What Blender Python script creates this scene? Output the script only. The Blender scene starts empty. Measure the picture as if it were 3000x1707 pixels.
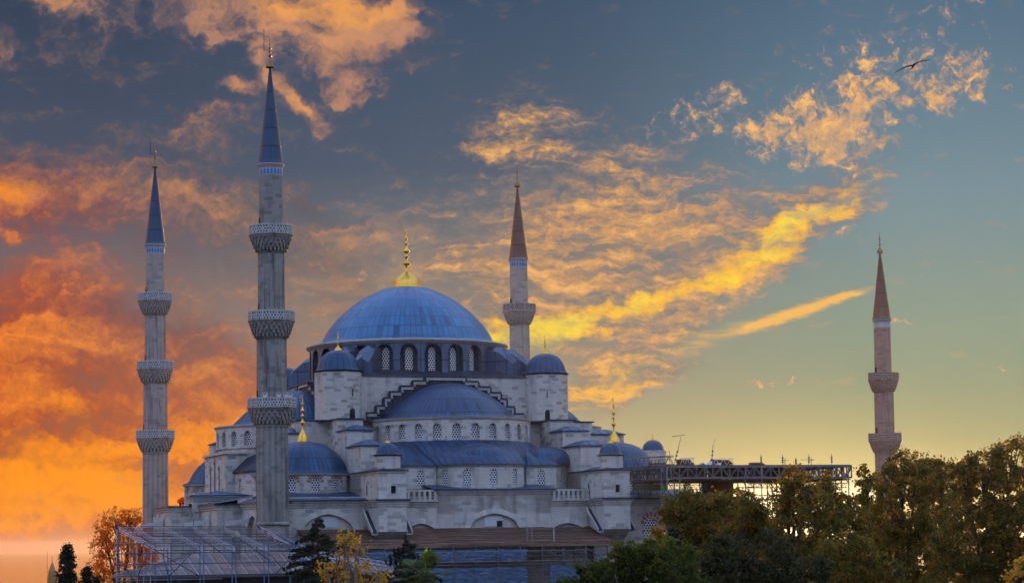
import bpy, math, random
import numpy as np
from mathutils import Vector, Matrix
R = math.radians
scn = bpy.context.scene
col = scn.collection

# ---------------------------------------------------------------- camera
CAMZ = 14.0
FPX, PITCH, ROLL, HY = 6477.4, .078, .0143, 1585.8
cam_d = bpy.data.cameras.new('camera'); cam = bpy.data.objects.new('camera', cam_d); col.objects.link(cam)
scn.camera = cam
cam_d.sensor_fit = 'HORIZONTAL'; cam_d.sensor_width = 36; cam_d.lens = FPX/3000*36
cam_d.clip_start = 1; cam_d.clip_end = 90000
_bh = -math.tan(PITCH); _yh = FPX*(_bh*math.sin(ROLL)*math.tan(ROLL)+_bh*math.cos(ROLL))
PY = HY+_yh                                    # principal row
cam_d.shift_y = (PY-853.5)/3000
fw = Vector((0, math.cos(PITCH), math.sin(PITCH))); up = Vector((0, -math.sin(PITCH), math.cos(PITCH))); rt = Vector((1, 0, 0))
c_, s_ = math.cos(ROLL), math.sin(ROLL)
crt = rt*c_ - up*s_; cup = rt*s_ + up*c_       # image axes in the world
M = Matrix((crt, cup, -fw)).transposed().to_4x4(); M.translation = (0, 0, CAMZ)
cam.matrix_world = M
def ray(px, py):
    return (fw + crt*((px-1500)/FPX) + cup*((PY-py)/FPX))
def at(px, py, Y):                             # point of the world on the plane y = Y
    d = ray(px, py); return Vector((0, 0, CAMZ)) + d*(Y/d.y)
# mosque frame
TH = .3466; C0 = Vector((-12.0, 262.2, 0))
U = Vector((math.cos(TH), math.sin(TH), 0)); V = Vector((-math.sin(TH), math.cos(TH), 0))
def Pv(px, py, v):                             # pixel -> (u, z above the eye) on a plane v = const
    d = ray(px, py); t = ((C0 + V*v).dot(V))/d.dot(V); p = d*t
    return ((p-C0).dot(U), p.z)
def Pu(px, py, u):
    d = ray(px, py); t = ((C0 + U*u).dot(U))/d.dot(U); p = d*t
    return ((p-C0).dot(V), p.z)
def srgb(r, g, b):
    f = lambda c: c/12.92 if c <= .04045 else ((c+.055)/1.055)**2.4
    return (f(r/255), f(g/255), f(b/255), 1)

# ---------------------------------------------------------------- colour management, sun
scn.view_settings.view_transform = 'Standard'; scn.view_settings.look = 'None'
scn.view_settings.exposure = 0; scn.view_settings.gamma = 1
scn.cycles.use_denoising = True
scn.cycles.max_bounces = 6; scn.cycles.diffuse_bounces = 2; scn.cycles.transparent_max_bounces = 8
scn.cycles.volume_bounces = 0; scn.cycles.sample_clamp_indirect = 4
SUN_AZ, SUN_EL = R(10.5), R(3.2)
sun_d = bpy.data.lights.new('sun', 'SUN'); sun = bpy.data.objects.new('sun', sun_d); col.objects.link(sun)
sun_d.energy = 4.5; sun_d.angle = R(.6); sun_d.color = (1, .62, .30)
sdir = Vector((math.sin(SUN_AZ)*math.cos(SUN_EL), math.cos(SUN_AZ)*math.cos(SUN_EL), math.sin(SUN_EL)))
sun.rotation_euler = sdir.to_track_quat('Z', 'Y').to_euler(); sun.location = (100, 500, 200)

# ---------------------------------------------------------------- node helper
class NT:
    def __init__(s, tree): s.t = tree; s.n = tree.nodes; s.l = tree.links
    def new(s, typ, **kw):
        n = s.n.new(typ)
        for k, v in kw.items(): setattr(n, k, v)
        return n
    def put(s, sock, v):
        if isinstance(v, bpy.types.NodeSocket): s.l.new(v, sock)
        elif v is not None:
            if hasattr(sock.default_value, '__len__') and len(sock.default_value) == 3 and hasattr(v, '__len__'): v = v[:3]
            sock.default_value = v
    def math(s, op, a, b=None, c=None, clamp=False):
        n = s.new('ShaderNodeMath', operation=op, use_clamp=clamp)
        for i, v in enumerate((a, b, c)):
            if v is not None: s.put(n.inputs[i], v)
        return n.outputs[0]
    def vmath(s, op, a, b=None, scale=None):
        n = s.new('ShaderNodeVectorMath', operation=op)
        s.put(n.inputs[0], a)
        if b is not None: s.put(n.inputs[1], b)
        if scale is not None: s.put(n.inputs['Scale'], scale)
        return n.outputs[1] if op in ('LENGTH', 'DOT_PRODUCT', 'DISTANCE') else n.outputs[0]
    def mix(s, f, a, b, mode='MIX'):
        n = s.new('ShaderNodeMix', data_type='RGBA', blend_type=mode, clamp_factor=True)
        s.put(n.inputs[0], f); s.put(n.inputs[6], a); s.put(n.inputs[7], b); return n.outputs[2]
    def ss(s, v, lo, hi, a=0., b=1.):
        n = s.new('ShaderNodeMapRange', interpolation_type='SMOOTHSTEP')
        s.put(n.inputs[0], v); n.inputs[1].default_value = lo; n.inputs[2].default_value = hi
        n.inputs[3].default_value = a; n.inputs[4].default_value = b; return n.outputs[0]
    def lin(s, v, lo, hi, a=0., b=1.):
        n = s.new('ShaderNodeMapRange'); s.put(n.inputs[0], v)
        n.inputs[1].default_value = lo; n.inputs[2].default_value = hi
        n.inputs[3].default_value = a; n.inputs[4].default_value = b; return n.outputs[0]
    def mapping(s, vec, loc=(0, 0, 0), rot=(0, 0, 0), sc=(1, 1, 1), typ='POINT'):
        n = s.new('ShaderNodeMapping', vector_type=typ); s.put(n.inputs[0], vec)
        n.inputs[1].default_value = loc; n.inputs[2].default_value = rot; n.inputs[3].default_value = sc
        return n.outputs[0]
    def noise(s, vec, scale=1, detail=4, rough=.55, dist=0., out=0, lac=2.0):
        n = s.new('ShaderNodeTexNoise'); s.put(n.inputs['Vector'], vec)
        n.inputs['Scale'].default_value = scale; n.inputs['Detail'].default_value = detail
        n.inputs['Roughness'].default_value = rough; n.inputs['Distortion'].default_value = dist
        n.inputs['Lacunarity'].default_value = lac
        return n.outputs[out]
    def ramp(s, f, stops, mode='LINEAR'):
        n = s.new('ShaderNodeValToRGB'); s.put(n.inputs[0], f); cr = n.color_ramp; cr.interpolation = mode
        while len(cr.elements) < len(stops): cr.elements.new(.5)
        for e, (p, c) in zip(cr.elements, stops): e.position = p; e.color = c if len(c) == 4 else (*c, 1)
        return n.outputs[0]

# ---------------------------------------------------------------- world
world = bpy.data.worlds.new('World'); scn.world = world; world.use_nodes = True
def build_world():
    t = world.node_tree; t.nodes.clear(); N = NT(t)
    tc = N.new('ShaderNodeTexCoord'); d = N.vmath('NORMALIZE', tc.outputs['Generated'])
    sep = N.new('ShaderNodeSeparateXYZ'); N.put(sep.inputs[0], d); x, y, z = sep.outputs
    az = N.math('ARCTAN2', x, y); el = N.math('ARCSINE', z)
    A = N.math('MULTIPLY', az, 57.2958); E_ = N.math('MULTIPLY', el, 57.2958)
    cmb = N.new('ShaderNodeCombineXYZ'); N.put(cmb.inputs[0], A); N.put(cmb.inputs[1], E_); co = cmb.outputs[0]
    def ae(px, py):
        r = ray(px, py).normalized(); return math.degrees(math.atan2(r.x, r.y)), math.degrees(math.asin(r.z))
    PD = 180/math.pi/FPX                        # degrees per photo pixel
    def blob(px, py, rx, ry, ang=0, src=None):
        a, e = ae(px, py)
        m = N.mapping(src or co, loc=(a, e, 0), rot=(0, 0, R(ang)), sc=(rx*PD*1.25, ry*PD*1.25, 1), typ='TEXTURE')
        g = N.new('ShaderNodeTexGradient', gradient_type='SPHERICAL'); N.put(g.inputs[0], m)
        return g.outputs[1]
    def field(bl, src=None):
        tot = None
        for b in bl:
            w = b[5] if len(b) > 5 else 1
            v = blob(*b[:5], src=src)
            tot = N.math('MULTIPLY', v, w) if tot is None else N.math('MULTIPLY_ADD', v, w, tot)
        return tot
    # warped coordinates
    w1 = N.vmath('SUBTRACT', N.noise(co, .35, 4, .6, out=1), (.5, .5, .5))
    wc = N.vmath('ADD', co, N.vmath('SCALE', w1, scale=2.0))
    w2 = N.vmath('SUBTRACT', N.noise(co, 1.6, 5, .62, out=1), (.5, .5, .5))
    wc2 = N.vmath('ADD', wc, N.vmath('SCALE', w2, scale=.8))
    # clear sky: by azimuth and height
    h = N.lin(E_, 0, 15)
    left = N.ramp(h, [(0, srgb(226, 140, 105)), (.12, srgb(235, 150, 80)), (.35, srgb(150, 118, 105)), (.6, srgb(78, 86, 104)), (1, srgb(44, 60, 84))])
    mid = N.ramp(h, [(0, srgb(214, 190, 140)), (.2, srgb(168, 156, 122)), (.42, srgb(128, 126, 122)), (.65, srgb(76, 92, 112)), (1, srgb(52, 76, 103))])
    rgt = N.ramp(h, [(0, srgb(190, 172, 105)), (.16, srgb(138, 146, 106)), (.34, srgb(126, 148, 130)), (.58, srgb(110, 140, 152)), (.85, srgb(84, 114, 137)), (1, srgb(74, 100, 126))])
    base = N.mix(N.ss(A, -12, 0), left, mid); base = N.mix(N.ss(A, -1, 11), base, rgt)
    # glow round the sun
    sa, se = ae(2330, 1440)
    ds = N.vmath('LENGTH', N.vmath('MULTIPLY', N.vmath('SUBTRACT', co, (sa, se, 0)), (.55, 1.5, 0)))
    glow = N.math('POWER', N.ss(ds, 5.5, 0), 1.6)
    base = N.mix(N.math('MULTIPLY', glow, .35), base, srgb(255, 222, 130))
    dc = N.vmath('LENGTH', N.vmath('MULTIPLY', N.vmath('SUBTRACT', co, (sa-.6, se-.45, 0)), (.45, 2.1, 0)))
    core = N.math('POWER', N.ss(dc, 2.3, .3), 1.2)
    # ---- right hand streaks
    bandA = field([(1560, 915, 330, 90, 12, 1.2), (1880, 840, 440, 150, 18, 1.2), (2150, 720, 400, 150, 24, 1.35), (2430, 580, 260, 95, 28, 1.5),
                   (1700, 560, 330, 190, -20, .75), (1960, 570, 380, 180, -22, .85), (1650, 730, 380, 170, 5, .9), (1850, 1020, 280, 160, 35, 1.0), (1780, 1120, 240, 90, 25, 1.25), (1960, 1085, 170, 40, 12, .7),
                   (1500, 442, 170, 26, -3, 1.2), (1560, 380, 200, 120, -25, .55), (2200, 990, 200, 50, 17, .4), (1420, 640, 350, 150, -12, .55), (1400, 830, 300, 130, 0, .7)], wc2)
    rot = N.mapping(wc, rot=(0, 0, R(-21)), sc=(.26, 2.0, 1))
    nA = N.noise(rot, 1.1, 9, .64, .25)
    wd = N.vmath('ADD', co, N.vmath('SCALE', w2, scale=.45))
    rot2 = N.mapping(wd, rot=(0, 0, R(-52)), sc=(.5, 2.6, 1))
    nA2 = N.noise(rot2, 1.5, 8, .66, .4)
    nf = N.noise(wd, 3.2, 6, .65, .3)
    nm = N.math('ADD', N.math('ADD', N.math('MULTIPLY', nA, .5), N.math('MULTIPLY', nA2, .3)), N.math('MULTIPLY', nf, .2))
    nmd = N.math('MULTIPLY', N.math('SUBTRACT', nm, .5), 4.6)
    rawA = N.math('ADD', N.math('MINIMUM', bandA, 1.15), nmd)
    dA = N.math('MULTIPLY', N.ss(rawA, .05, 1.45), N.ss(bandA, 0, .35))
    hotA = field([(2420, 600, 240, 45, 27, 1.5), (2270, 705, 260, 55, 24, 1.2), (2130, 790, 330, 34, 15, 1.0), (1640, 955, 330, 50, 13, 1.5), (1850, 880, 330, 40, 15, .8), (1500, 990, 160, 60, 0, 1.7), (1620, 965, 120, 40, 12, .8), (1850, 1080, 230, 90, 30, .6), (1720, 1150, 200, 70, 20, .6), (2300, 620, 120, 40, 20, .5)], wc2)
    tA = N.math('ADD', N.lin(nm, .40, .62, 0, .75), N.math('MULTIPLY', dA, .3))
    cA = N.ramp(tA, [(.1, srgb(100, 104, 112)), (.45, srgb(142, 124, 112)), (.74, srgb(200, 150, 102)), (1, srgb(240, 180, 106))])
    hA = N.ss(N.math('ADD', hotA, N.math('MULTIPLY', nmd, .7)), .3, 1.2)
    cA = N.mix(N.math('MULTIPLY', hA, .92), cA, srgb(252, 184, 52))
    hB = N.ss(N.math('ADD', hotA, N.math('MULTIPLY', nmd, .6)), .95, 1.8)
    cA = N.mix(hB, cA, srgb(255, 218, 56))
    veil = field([(1350, 760, 480, 260, 0, .8), (1750, 700, 420, 240, 15, .8), (1650, 1000, 380, 180, 20, .7), (1050, 850, 420, 260, 0, .6), (2150, 700, 280, 110, 25, .4)], wc)
    vt = N.noise(N.mapping(wd, rot=(0, 0, R(-10)), sc=(.5, 1.4, 1)), 1.4, 7, .62, .3)
    base = N.mix(N.math('MULTIPLY', N.ss(N.math('ADD', veil, N.math('MULTIPLY', N.math('SUBTRACT', vt, .5), 2.4)), .1, 1.4), .7), base, N.ramp(vt, [(.35, srgb(122, 114, 112)), (.55, srgb(166, 138, 112)), (.7, srgb(222, 164, 108))]))
    skyc = N.mix(N.math('MULTIPLY', dA, .92), base, cA)
    # one long thin streak under the fan
    wl_ = N.vmath('ADD', co, N.vmath('SCALE', w2, scale=.22))
    stf = field([(2400, 893, 210, 22, 16.5, 1.1), (2230, 945, 230, 30, 17, .8), (2000, 1020, 240, 45, 19, .6), (2490, 866, 90, 14, 16, .5)], wl_)
    sn = N.noise(N.mapping(wl_, rot=(0, 0, R(-17)), sc=(.5, 4, 1)), 1.2, 6, .6, .2)
    dS = N.ss(N.math('ADD', stf, N.math('MULTIPLY', N.math('SUBTRACT', sn, .5), 1.5)), .1, 1.2)
    dS = N.math('MULTIPLY', dS, N.ss(stf, 0, .3))
    skyc = N.mix(N.math('MULTIPLY', dS, .9), skyc, N.ramp(dS, [(.1, srgb(146, 146, 128)), (.6, srgb(206, 166, 106)), (1, srgb(244, 182, 88))]))
    # ---- scattered puffs, upper right
    puff = field([(2490, 340, 200, 100, 15, .85), (2250, 360, 260, 70, 5, .6), (2500, 330, 320, 120, 15, .4), (2540, 280, 420, 200, 30, .5), (2150, 330, 260, 90, 5, .75), (2050, 290, 170, 50, 10, .7), (2770, 290, 110, 60, 10, .95), (2840, 165, 60, 60, 0, .8), (2930, 240, 120, 60, 10, .7), (2560, 170, 330, 90, -5, .55),
                  (2430, 400, 150, 60, 25, .7), (2820, 20, 160, 70, 0, .5), (2450, 690, 90, 60, 20, .8), (2640, 950, 60, 14, 0, .9), (2270, 1130, 170, 22, 5, .9), (1440, 705, 60, 12, 3, .9), (1320, 710, 40, 12, 3, .6), (2970, 1065, 60, 20, 0, .4), (2480, 470, 110, 60, 20, .6),
                  (1060, 805, 120, 18, -8, .9), (930, 770, 60, 18, -2, .9), (960, 850, 50, 12, 0, .6), (1090, 160, 30, 20, 0, .8), (1000, 350, 30, 12, 0, .5)], wc2)
    nP = N.math('ADD', N.math('MULTIPLY', N.noise(wc2, 2.0, 7, .64, .3), .6), N.math('MULTIPLY', nf, .4))
    dP = N.ss(N.math('ADD', N.math('MULTIPLY', puff, .9), N.math('MULTIPLY', N.math('SUBTRACT', nP, .5), 4.6)), .3, 1.3)
    dP = N.math('MULTIPLY', dP, N.ss(puff, .02, .25))
    cP = N.ramp(N.math('ADD', N.math('MULTIPLY', dP, .5), N.lin(nP, .42, .64, 0, .55)), [(.1, srgb(116, 122, 132)), (.5, srgb(172, 148, 128)), (.8, srgb(222, 168, 114)), (1, srgb(250, 192, 110))])
    skyc = N.mix(N.math('MULTIPLY', dP, .9), skyc, cP)
    # ---- large bank at the top left
    top = field([(330, 0, 420, 90, -4, 1.25), (900, 40, 420, 150, -8, 1.3), (1080, 80, 220, 110, 0, 1.1), (600, 90, 520, 110, -8, .5), (930, 190, 280, 110, -38, .85), (860, 270, 160, 60, -45, 1.15), (690, 250, 110, 38, -18, 1.0), (270, 180, 180, 60, -15, .45), (30, 130, 120, 60, 0, .35), (1020, 250, 100, 40, -35, .6), (640, 230, 60, 30, -20, .5)], wc2)
    rt_ = N.mapping(wc2, rot=(0, 0, R(14)), sc=(.6, 1.1, 1))
    nT = N.noise(rt_, .95, 9, .6, .3); nTd = N.math('MULTIPLY', N.math('SUBTRACT', nT, .5), 3.0)
    dT = N.math('MULTIPLY', N.ss(N.math('ADD', N.math('MINIMUM', top, 1.2), nTd), .05, 1.3), N.ss(top, 0, .3))
    hotT = field([(980, 0, 300, 60, -5, 1.2), (820, 10, 300, 40, -5, .5), (880, 290, 110, 40, -45, .8), (240, -5, 260, 40, 0, .8), (690, 255, 60, 20, -15, .6), (950, 120, 260, 80, -20, .45)], wc2)
    cT = N.ramp(N.math('ADD', N.math('MULTIPLY', dT, .6), N.lin(nT, .4, .62, 0, .4)), [(.1, srgb(66, 76, 98)), (.45, srgb(100, 92, 102)), (.75, srgb(150, 116, 104)), (1, srgb(200, 142, 108))])
    cT = N.mix(N.math('MULTIPLY', N.ss(N.math('ADD', hotT, N.math('MULTIPLY', nTd, .3)), .05, 1.2), .9), cT, srgb(250, 168, 84))
    skyc = N.mix(N.math('MULTIPLY', dT, .9), skyc, cT)
    # ---- left banks, low orange fire
    lb = field([(40, 520, 300, 130, -10, 1.0), (300, 560, 620, 160, -12, .75), (700, 620, 420, 170, -10, .75), (300, 900, 700, 260, -14, .95), (100, 1150, 620, 330, -10, 1.4), (350, 1400, 560, 300, 0, 1.6),
                (700, 1150, 420, 200, -18, 1.2), (900, 560, 130, 60, -35, .9), (960, 780, 260, 130, -10, .5), (1100, 900, 320, 140, -8, .5), (600, 450, 560, 100, 0, .35)], wc)
    rl = N.mapping(wc2, rot=(0, 0, R(15)), sc=(.34, 1.05, 1))
    nL0 = N.noise(rl, .8, 9, .6, .4); nL = N.math('ADD', N.math('MULTIPLY', nL0, .8), N.math('MULTIPLY', nf, .2))
    dL = N.ss(N.math('ADD', N.math('MINIMUM', lb, 1.3), N.math('MULTIPLY', N.math('SUBTRACT', nL, .5), 3.4)), .05, 1.3)
    redness = N.ss(A, -6.5, -14)
    low = N.ss(E_, 7.5, 2.0)
    cool = N.ramp(nL, [(.36, srgb(74, 80, 94)), (.47, srgb(104, 94, 98)), (.55, srgb(142, 112, 98)), (.67, srgb(208, 144, 96))])
    warm = N.ramp(nL, [(.36, srgb(138, 72, 56)), (.46, srgb(190, 98, 52)), (.55, srgb(232, 130, 40)), (.66, srgb(254, 160, 44))])
    cL = N.mix(low, cool, warm)
    cL = N.mix(N.math('MULTIPLY', N.math('MULTIPLY', redness, N.ss(E_, 11.5, 7)), .9), cL, N.ramp(nL, [(.36, srgb(112, 60, 54)), (.5, srgb(176, 76, 40)), (.64, srgb(244, 128, 34))]))
    hotL = field([(30, 530, 130, 70, 0, 1.0), (420, 1440, 420, 160, 0, .9), (120, 1500, 380, 130, 0, .9), (170, 1180, 150, 50, -25, .9), (100, 1380, 420, 120, -5, 1.0), (720, 1110, 150, 80, -35, .6), (560, 1280, 200, 80, -10, .6), (150, 1270, 260, 60, -5, .6)], wc2)
    cL = N.mix(N.ss(N.math('ADD', hotL, N.math('MULTIPLY', N.math('SUBTRACT', nL, .5), 2.2)), .3, 1.5), cL, srgb(255, 148, 14))
    skyc = N.mix(N.math('MULTIPLY', N.math('MULTIPLY', dL, .95), N.ss(A, 1.5, -4)), skyc, cL)
    # pale veil on the horizon at the left
    skyc = N.mix(N.math('MULTIPLY', N.math('MULTIPLY', N.ss(E_, .3, -.1), N.ss(A, -4, -10)), .9), skyc, srgb(222, 128, 84))
    skyc = N.mix(core, skyc, (1.5, 1.22, .72, 1))
    # unseen warm glow added along the left horizon to warm left faces
    side = N.math('MULTIPLY', N.math('MULTIPLY', N.ss(A, -14.5, -30), N.ss(A, -125, -80)), N.ss(E_, 30, 4))
    # unseen blue sky far from the sunset, its peak shaped to fill shaded walls
    fb = N.ss(y, .55, -.25)
    back = N.ramp(N.lin(E_, -2, 90), [(0, (.12, .16, .28, 1)), (.1, (.24, .35, .62, 1)), (.32, (.90, 1.16, 1.74, 1)), (.6, (.72, .98, 1.6, 1)), (1, (.20, .34, .68, 1))])
    hi = N.ss(E_, 16, 45)
    skyc = N.mix(N.math('MAXIMUM', fb, hi), skyc, back); skyc = N.mix(N.math('MULTIPLY', side, .9), skyc, (1.7, .80, .34, 1)); sideR = N.math('MULTIPLY', N.math('MULTIPLY', N.ss(A, 14.5, 30), N.ss(A, 115, 70)), N.ss(E_, 26, 3)); skyc = N.mix(N.math('MULTIPLY', sideR, .9), skyc, (1.7, 1.15, .55, 1))  # unseen golden glow added low on the right too, for warm rims
    skyt = N.new('ShaderNodeTexSky'); skyt.sky_type = 'NISHITA'; skyt.sun_disc = False
    skyt.sun_elevation = SUN_EL; skyt.sun_rotation = SUN_AZ
    bg1 = N.new('ShaderNodeBackground'); N.put(bg1.inputs[0], skyc); bg1.inputs[1].default_value = 1.0
    bg2 = N.new('ShaderNodeBackground'); N.put(bg2.inputs[0], skyt.outputs[0]); bg2.inputs[1].default_value = .0
    add = N.new('ShaderNodeAddShader'); N.put(add.inputs[0], bg1.outputs[0]); N.put(add.inputs[1], bg2.outputs[0])
    out = N.new('ShaderNodeOutputWorld'); N.put(out.inputs[0], add.outputs[0])
build_world()
world.cycles.sampling_method = 'MANUAL'; world.cycles.sample_map_resolution = 1024

# ---------------------------------------------------------------- materials
MAT = {}
def newmat(name):
    m = bpy.data.materials.new(name); m.use_nodes = True
    t = m.node_tree; t.nodes.clear(); N = NT(t)
    out = N.new('ShaderNodeOutputMaterial'); b = N.new('ShaderNodeBsdfPrincipled'); N.put(out.inputs[0], b.outputs[0])
    MAT[name] = m; return m, N, b, out
def uvn(N): return N.new('ShaderNodeUVMap').outputs[0]
def objn(N): return N.new('ShaderNodeTexCoord').outputs['Object']
def bump(N, b, hgt, st=.4, dist=.03):
    n = N.new('ShaderNodeBump'); n.inputs['Strength'].default_value = st; n.inputs['Distance'].default_value = dist
    N.put(n.inputs['Height'], hgt); N.put(b.inputs['Normal'], n.outputs[0])
def stone(name, c, bw=.95, rh=.42, var=.5, stain=.5, fleck=.5):
    m, N, b, o = newmat(name); uv = uvn(N)
    uvd = N.vmath('ADD', uv, N.vmath('SCALE', N.vmath('SUBTRACT', N.noise(uv, 1.1, 2, out=1), (.5,)*3), scale=.05))
    br = N.new('ShaderNodeTexBrick'); N.put(br.inputs['Vector'], uvd); br.offset = .43; br.squash = 1
    for k, v in (('Scale', 1), ('Mortar Size', .012), ('Mortar Smooth', .3), ('Brick Width', bw), ('Row Height', rh)): br.inputs[k].default_value = v
    br.inputs['Color1'].default_value = (0, 0, 0, 1); br.inputs['Color2'].default_value = (1, 1, 1, 1); br.inputs['Mortar'].default_value = (.5, .5, .5, 1)
    L = lambda k, w=1.0: (min(1, c[0]*k*w), c[1]*k, c[2]*k/w, 1)
    cc = N.ramp(br.outputs[0], [(0, L(1-var*.75, .97)), (.16, L(1-var*.35)), (.22, L(.98, 1.03)), (.55, L(1.06, 1.05)), (.8, L(.95, .97)), (1, L(1.12, 1.0))])
    cc = N.mix(N.math('MULTIPLY', br.outputs[1], .55), cc, L(.55))
    g = N.noise(N.mapping(uv, sc=(1.2, 7, 1)), 1.3, 5, .65)
    cc = N.mix(N.ss(g, .52, .75, 0, fleck), cc, L(.55, .95))
    st = N.noise(N.mapping(uv, sc=(.9, .16, 1)), 1.0, 6, .6, .4)
    cc = N.mix(N.ss(st, .47, .68, 0, stain), cc, (c[0]*.33, c[1]*.32, c[2]*.33, 1))
    lg = N.noise(uv, .22, 4, .5); cc = N.mix(N.ss(lg, .35, .65, 0, .35), cc, L(.8, 1.04))
    N.put(b.inputs['Base Color'], cc); b.inputs['Roughness'].default_value = .85; b.inputs['Specular IOR Level'].default_value = .2
    hgt = N.math('ADD', N.math('MULTIPLY', br.outputs[1], -1), N.math('MULTIPLY', N.noise(uv, 9, 4, .6), .5))
    bump(N, b, hgt, .5, .03); return m
def lead(name, c, seam=1.0, row=2.4, var=.25, rough=.36, met=.5, mw=.12):
    m, N, b, o = newmat(name); uv = uvn(N)
    br = N.new('ShaderNodeTexBrick'); N.put(br.inputs['Vector'], uv); br.offset = 0; br.squash = 1
    for k, v in (('Scale', 1), ('Mortar Size', mw), ('Mortar Smooth', .8), ('Brick Width', seam), ('Row Height', row)): br.inputs[k].default_value = v
    br.inputs['Color1'].default_value = (0, 0, 0, 1); br.inputs['Color2'].default_value = (1, 1, 1, 1); br.inputs['Mortar'].default_value = (.5, .5, .5, 1)
    L = lambda k: (c[0]*k, c[1]*k, c[2]*k, 1)
    cc = N.ramp(br.outputs[0], [(0, L(1-var*1.6)), (.08, L(1-var)), (.13, L(1)), (.7, L(1.08)), (1, L(1+var))])
    st = N.noise(N.mapping(uv, sc=(3.0, .35, 1)), 1.0, 6, .65, .3)
    cc = N.mix(N.ss(st, .45, .72, 0, .55), cc, L(.6))
    st2 = N.noise(uv, .5, 5, .6); cc = N.mix(N.ss(st2, .45, .7, 0, .35), cc, (c[0]*1.6, c[1]*1.45, c[2]*1.25, 1))
    cc = N.mix(N.math('MULTIPLY', br.outputs[1], .75), cc, L(.38))
    N.put(b.inputs['Base Color'], cc); b.inputs['Metallic'].default_value = met
    N.put(b.inputs['Roughness'], N.lin(st, .3, .7, rough-.06, rough+.15))
    bump(N, b, N.math('ADD', br.outputs[1], N.math('MULTIPLY', st, .35)), .7, .06); return m
def plain(name, c, rough=.6, met=0, var=.2, sc=3., spec=.3):
    m, N, b, o = newmat(name); p = objn(N)
    n = N.noise(p, sc, 5, .6)
    cc = N.mix(n, (c[0]*(1-var), c[1]*(1-var), c[2]*(1-var), 1), (min(1, c[0]*(1+var)), min(1, c[1]*(1+var)), min(1, c[2]*(1+var)), 1))
    N.put(b.inputs['Base Color'], cc); b.inputs['Roughness'].default_value = rough; b.inputs['Metallic'].default_value = met
    b.inputs['Specular IOR Level'].default_value = spec; return m
def lattice(name, a=.29, r=.112, c=(.88, .88, .88), hole=(.012, .02, .04)):
    m, N, b, o = newmat(name); uv = uvn(N)
    A3 = a*math.sqrt(3)
    def dist(off):
        q = N.vmath('ADD', N.vmath('DIVIDE', uv, (a, A3, 1)), off)
        f = N.vmath('SUBTRACT', N.vmath('FRACTION', q), (.5, .5, 0))
        return N.vmath('LENGTH', N.vmath('MULTIPLY', f, (a, A3, 0)))
    d = N.math('MINIMUM', dist((50, 50, 0)), dist((50.5, 50.5, 0)))
    f = N.ss(d, r*.85, r*1.15)
    dirt = N.noise(uv, 2, 4)
    lc = N.mix(dirt, (c[0]*.8, c[1]*.8, c[2]*.8, 1), (*c, 1))
    N.put(b.inputs['Base Color'], N.mix(f, (*hole, 1), lc)); b.inputs['Roughness'].default_value = .6
    bump(N, b, f, .8, .05); return m
stone('stone', (.48, .46, .44), bw=.95, rh=.36, var=.7, stain=.5, fleck=.75)
stone('stone_tower', (.49, .455, .42), bw=.8, rh=.3, var=.7, stain=.55, fleck=.8)
stone('stone_old', (.25, .235, .225), bw=.85, rh=.36, var=.6, stain=1, fleck=.85)
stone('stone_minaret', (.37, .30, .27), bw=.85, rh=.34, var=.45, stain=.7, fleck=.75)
stone('stone_haze_warm', (.42, .335, .285), bw=.85, rh=.34, var=.4, stain=.5, fleck=.7); stone('stone_haze_rosy', (.36, .23, .185), bw=.85, rh=.34, var=.4, stain=.5, fleck=.7)  # warm and rosy tones paint sunset haze onto the far minarets
stone('stone_trim', (.46, .44, .42), bw=2.2, rh=5, var=.2, stain=.5, fleck=.5)
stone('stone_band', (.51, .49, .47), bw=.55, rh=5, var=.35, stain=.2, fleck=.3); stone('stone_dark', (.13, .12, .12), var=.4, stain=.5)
lead('lead', (.007, .042, .112), var=.5, met=.3, mw=.2); lead('lead_main', (.038, .130, .27), row=1.55, var=.28, mw=.10)
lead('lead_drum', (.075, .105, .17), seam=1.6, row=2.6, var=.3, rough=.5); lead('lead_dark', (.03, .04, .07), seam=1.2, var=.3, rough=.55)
lead('lead_haze_brown', (.15, .075, .06), seam=.5, row=1.9, var=.2); lattice('rail_haze_rosy', .30, .10, (.40, .30, .26), (.06, .045, .04)); lead('lead_cone', (.020, .058, .125), seam=.5, row=1.9, var=.3)  # brown lead and rosy rail carry the same haze in their colour
m_ = plain('gold', (.80, .44, .07), .36, 1.0, .3, 2.5); plain('bronze', (.22, .13, .06), .4, .9, .3, 6)
lattice('lattice'); lattice('rail_lattice', .30, .10, (.50, .49, .50), (.05, .05, .06)); lattice('big_lattice', .32, .115)
plain('dark_void', (.012, .012, .016), .8, 0, .2); plain('tile_blue', (.02, .16, .42), .35, 0, .3, 8)
plain('brick_red', (.30, .12, .08), .85, 0, .3, 6); plain('iron', (.05, .05, .06), .5, .6, .2)

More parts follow.
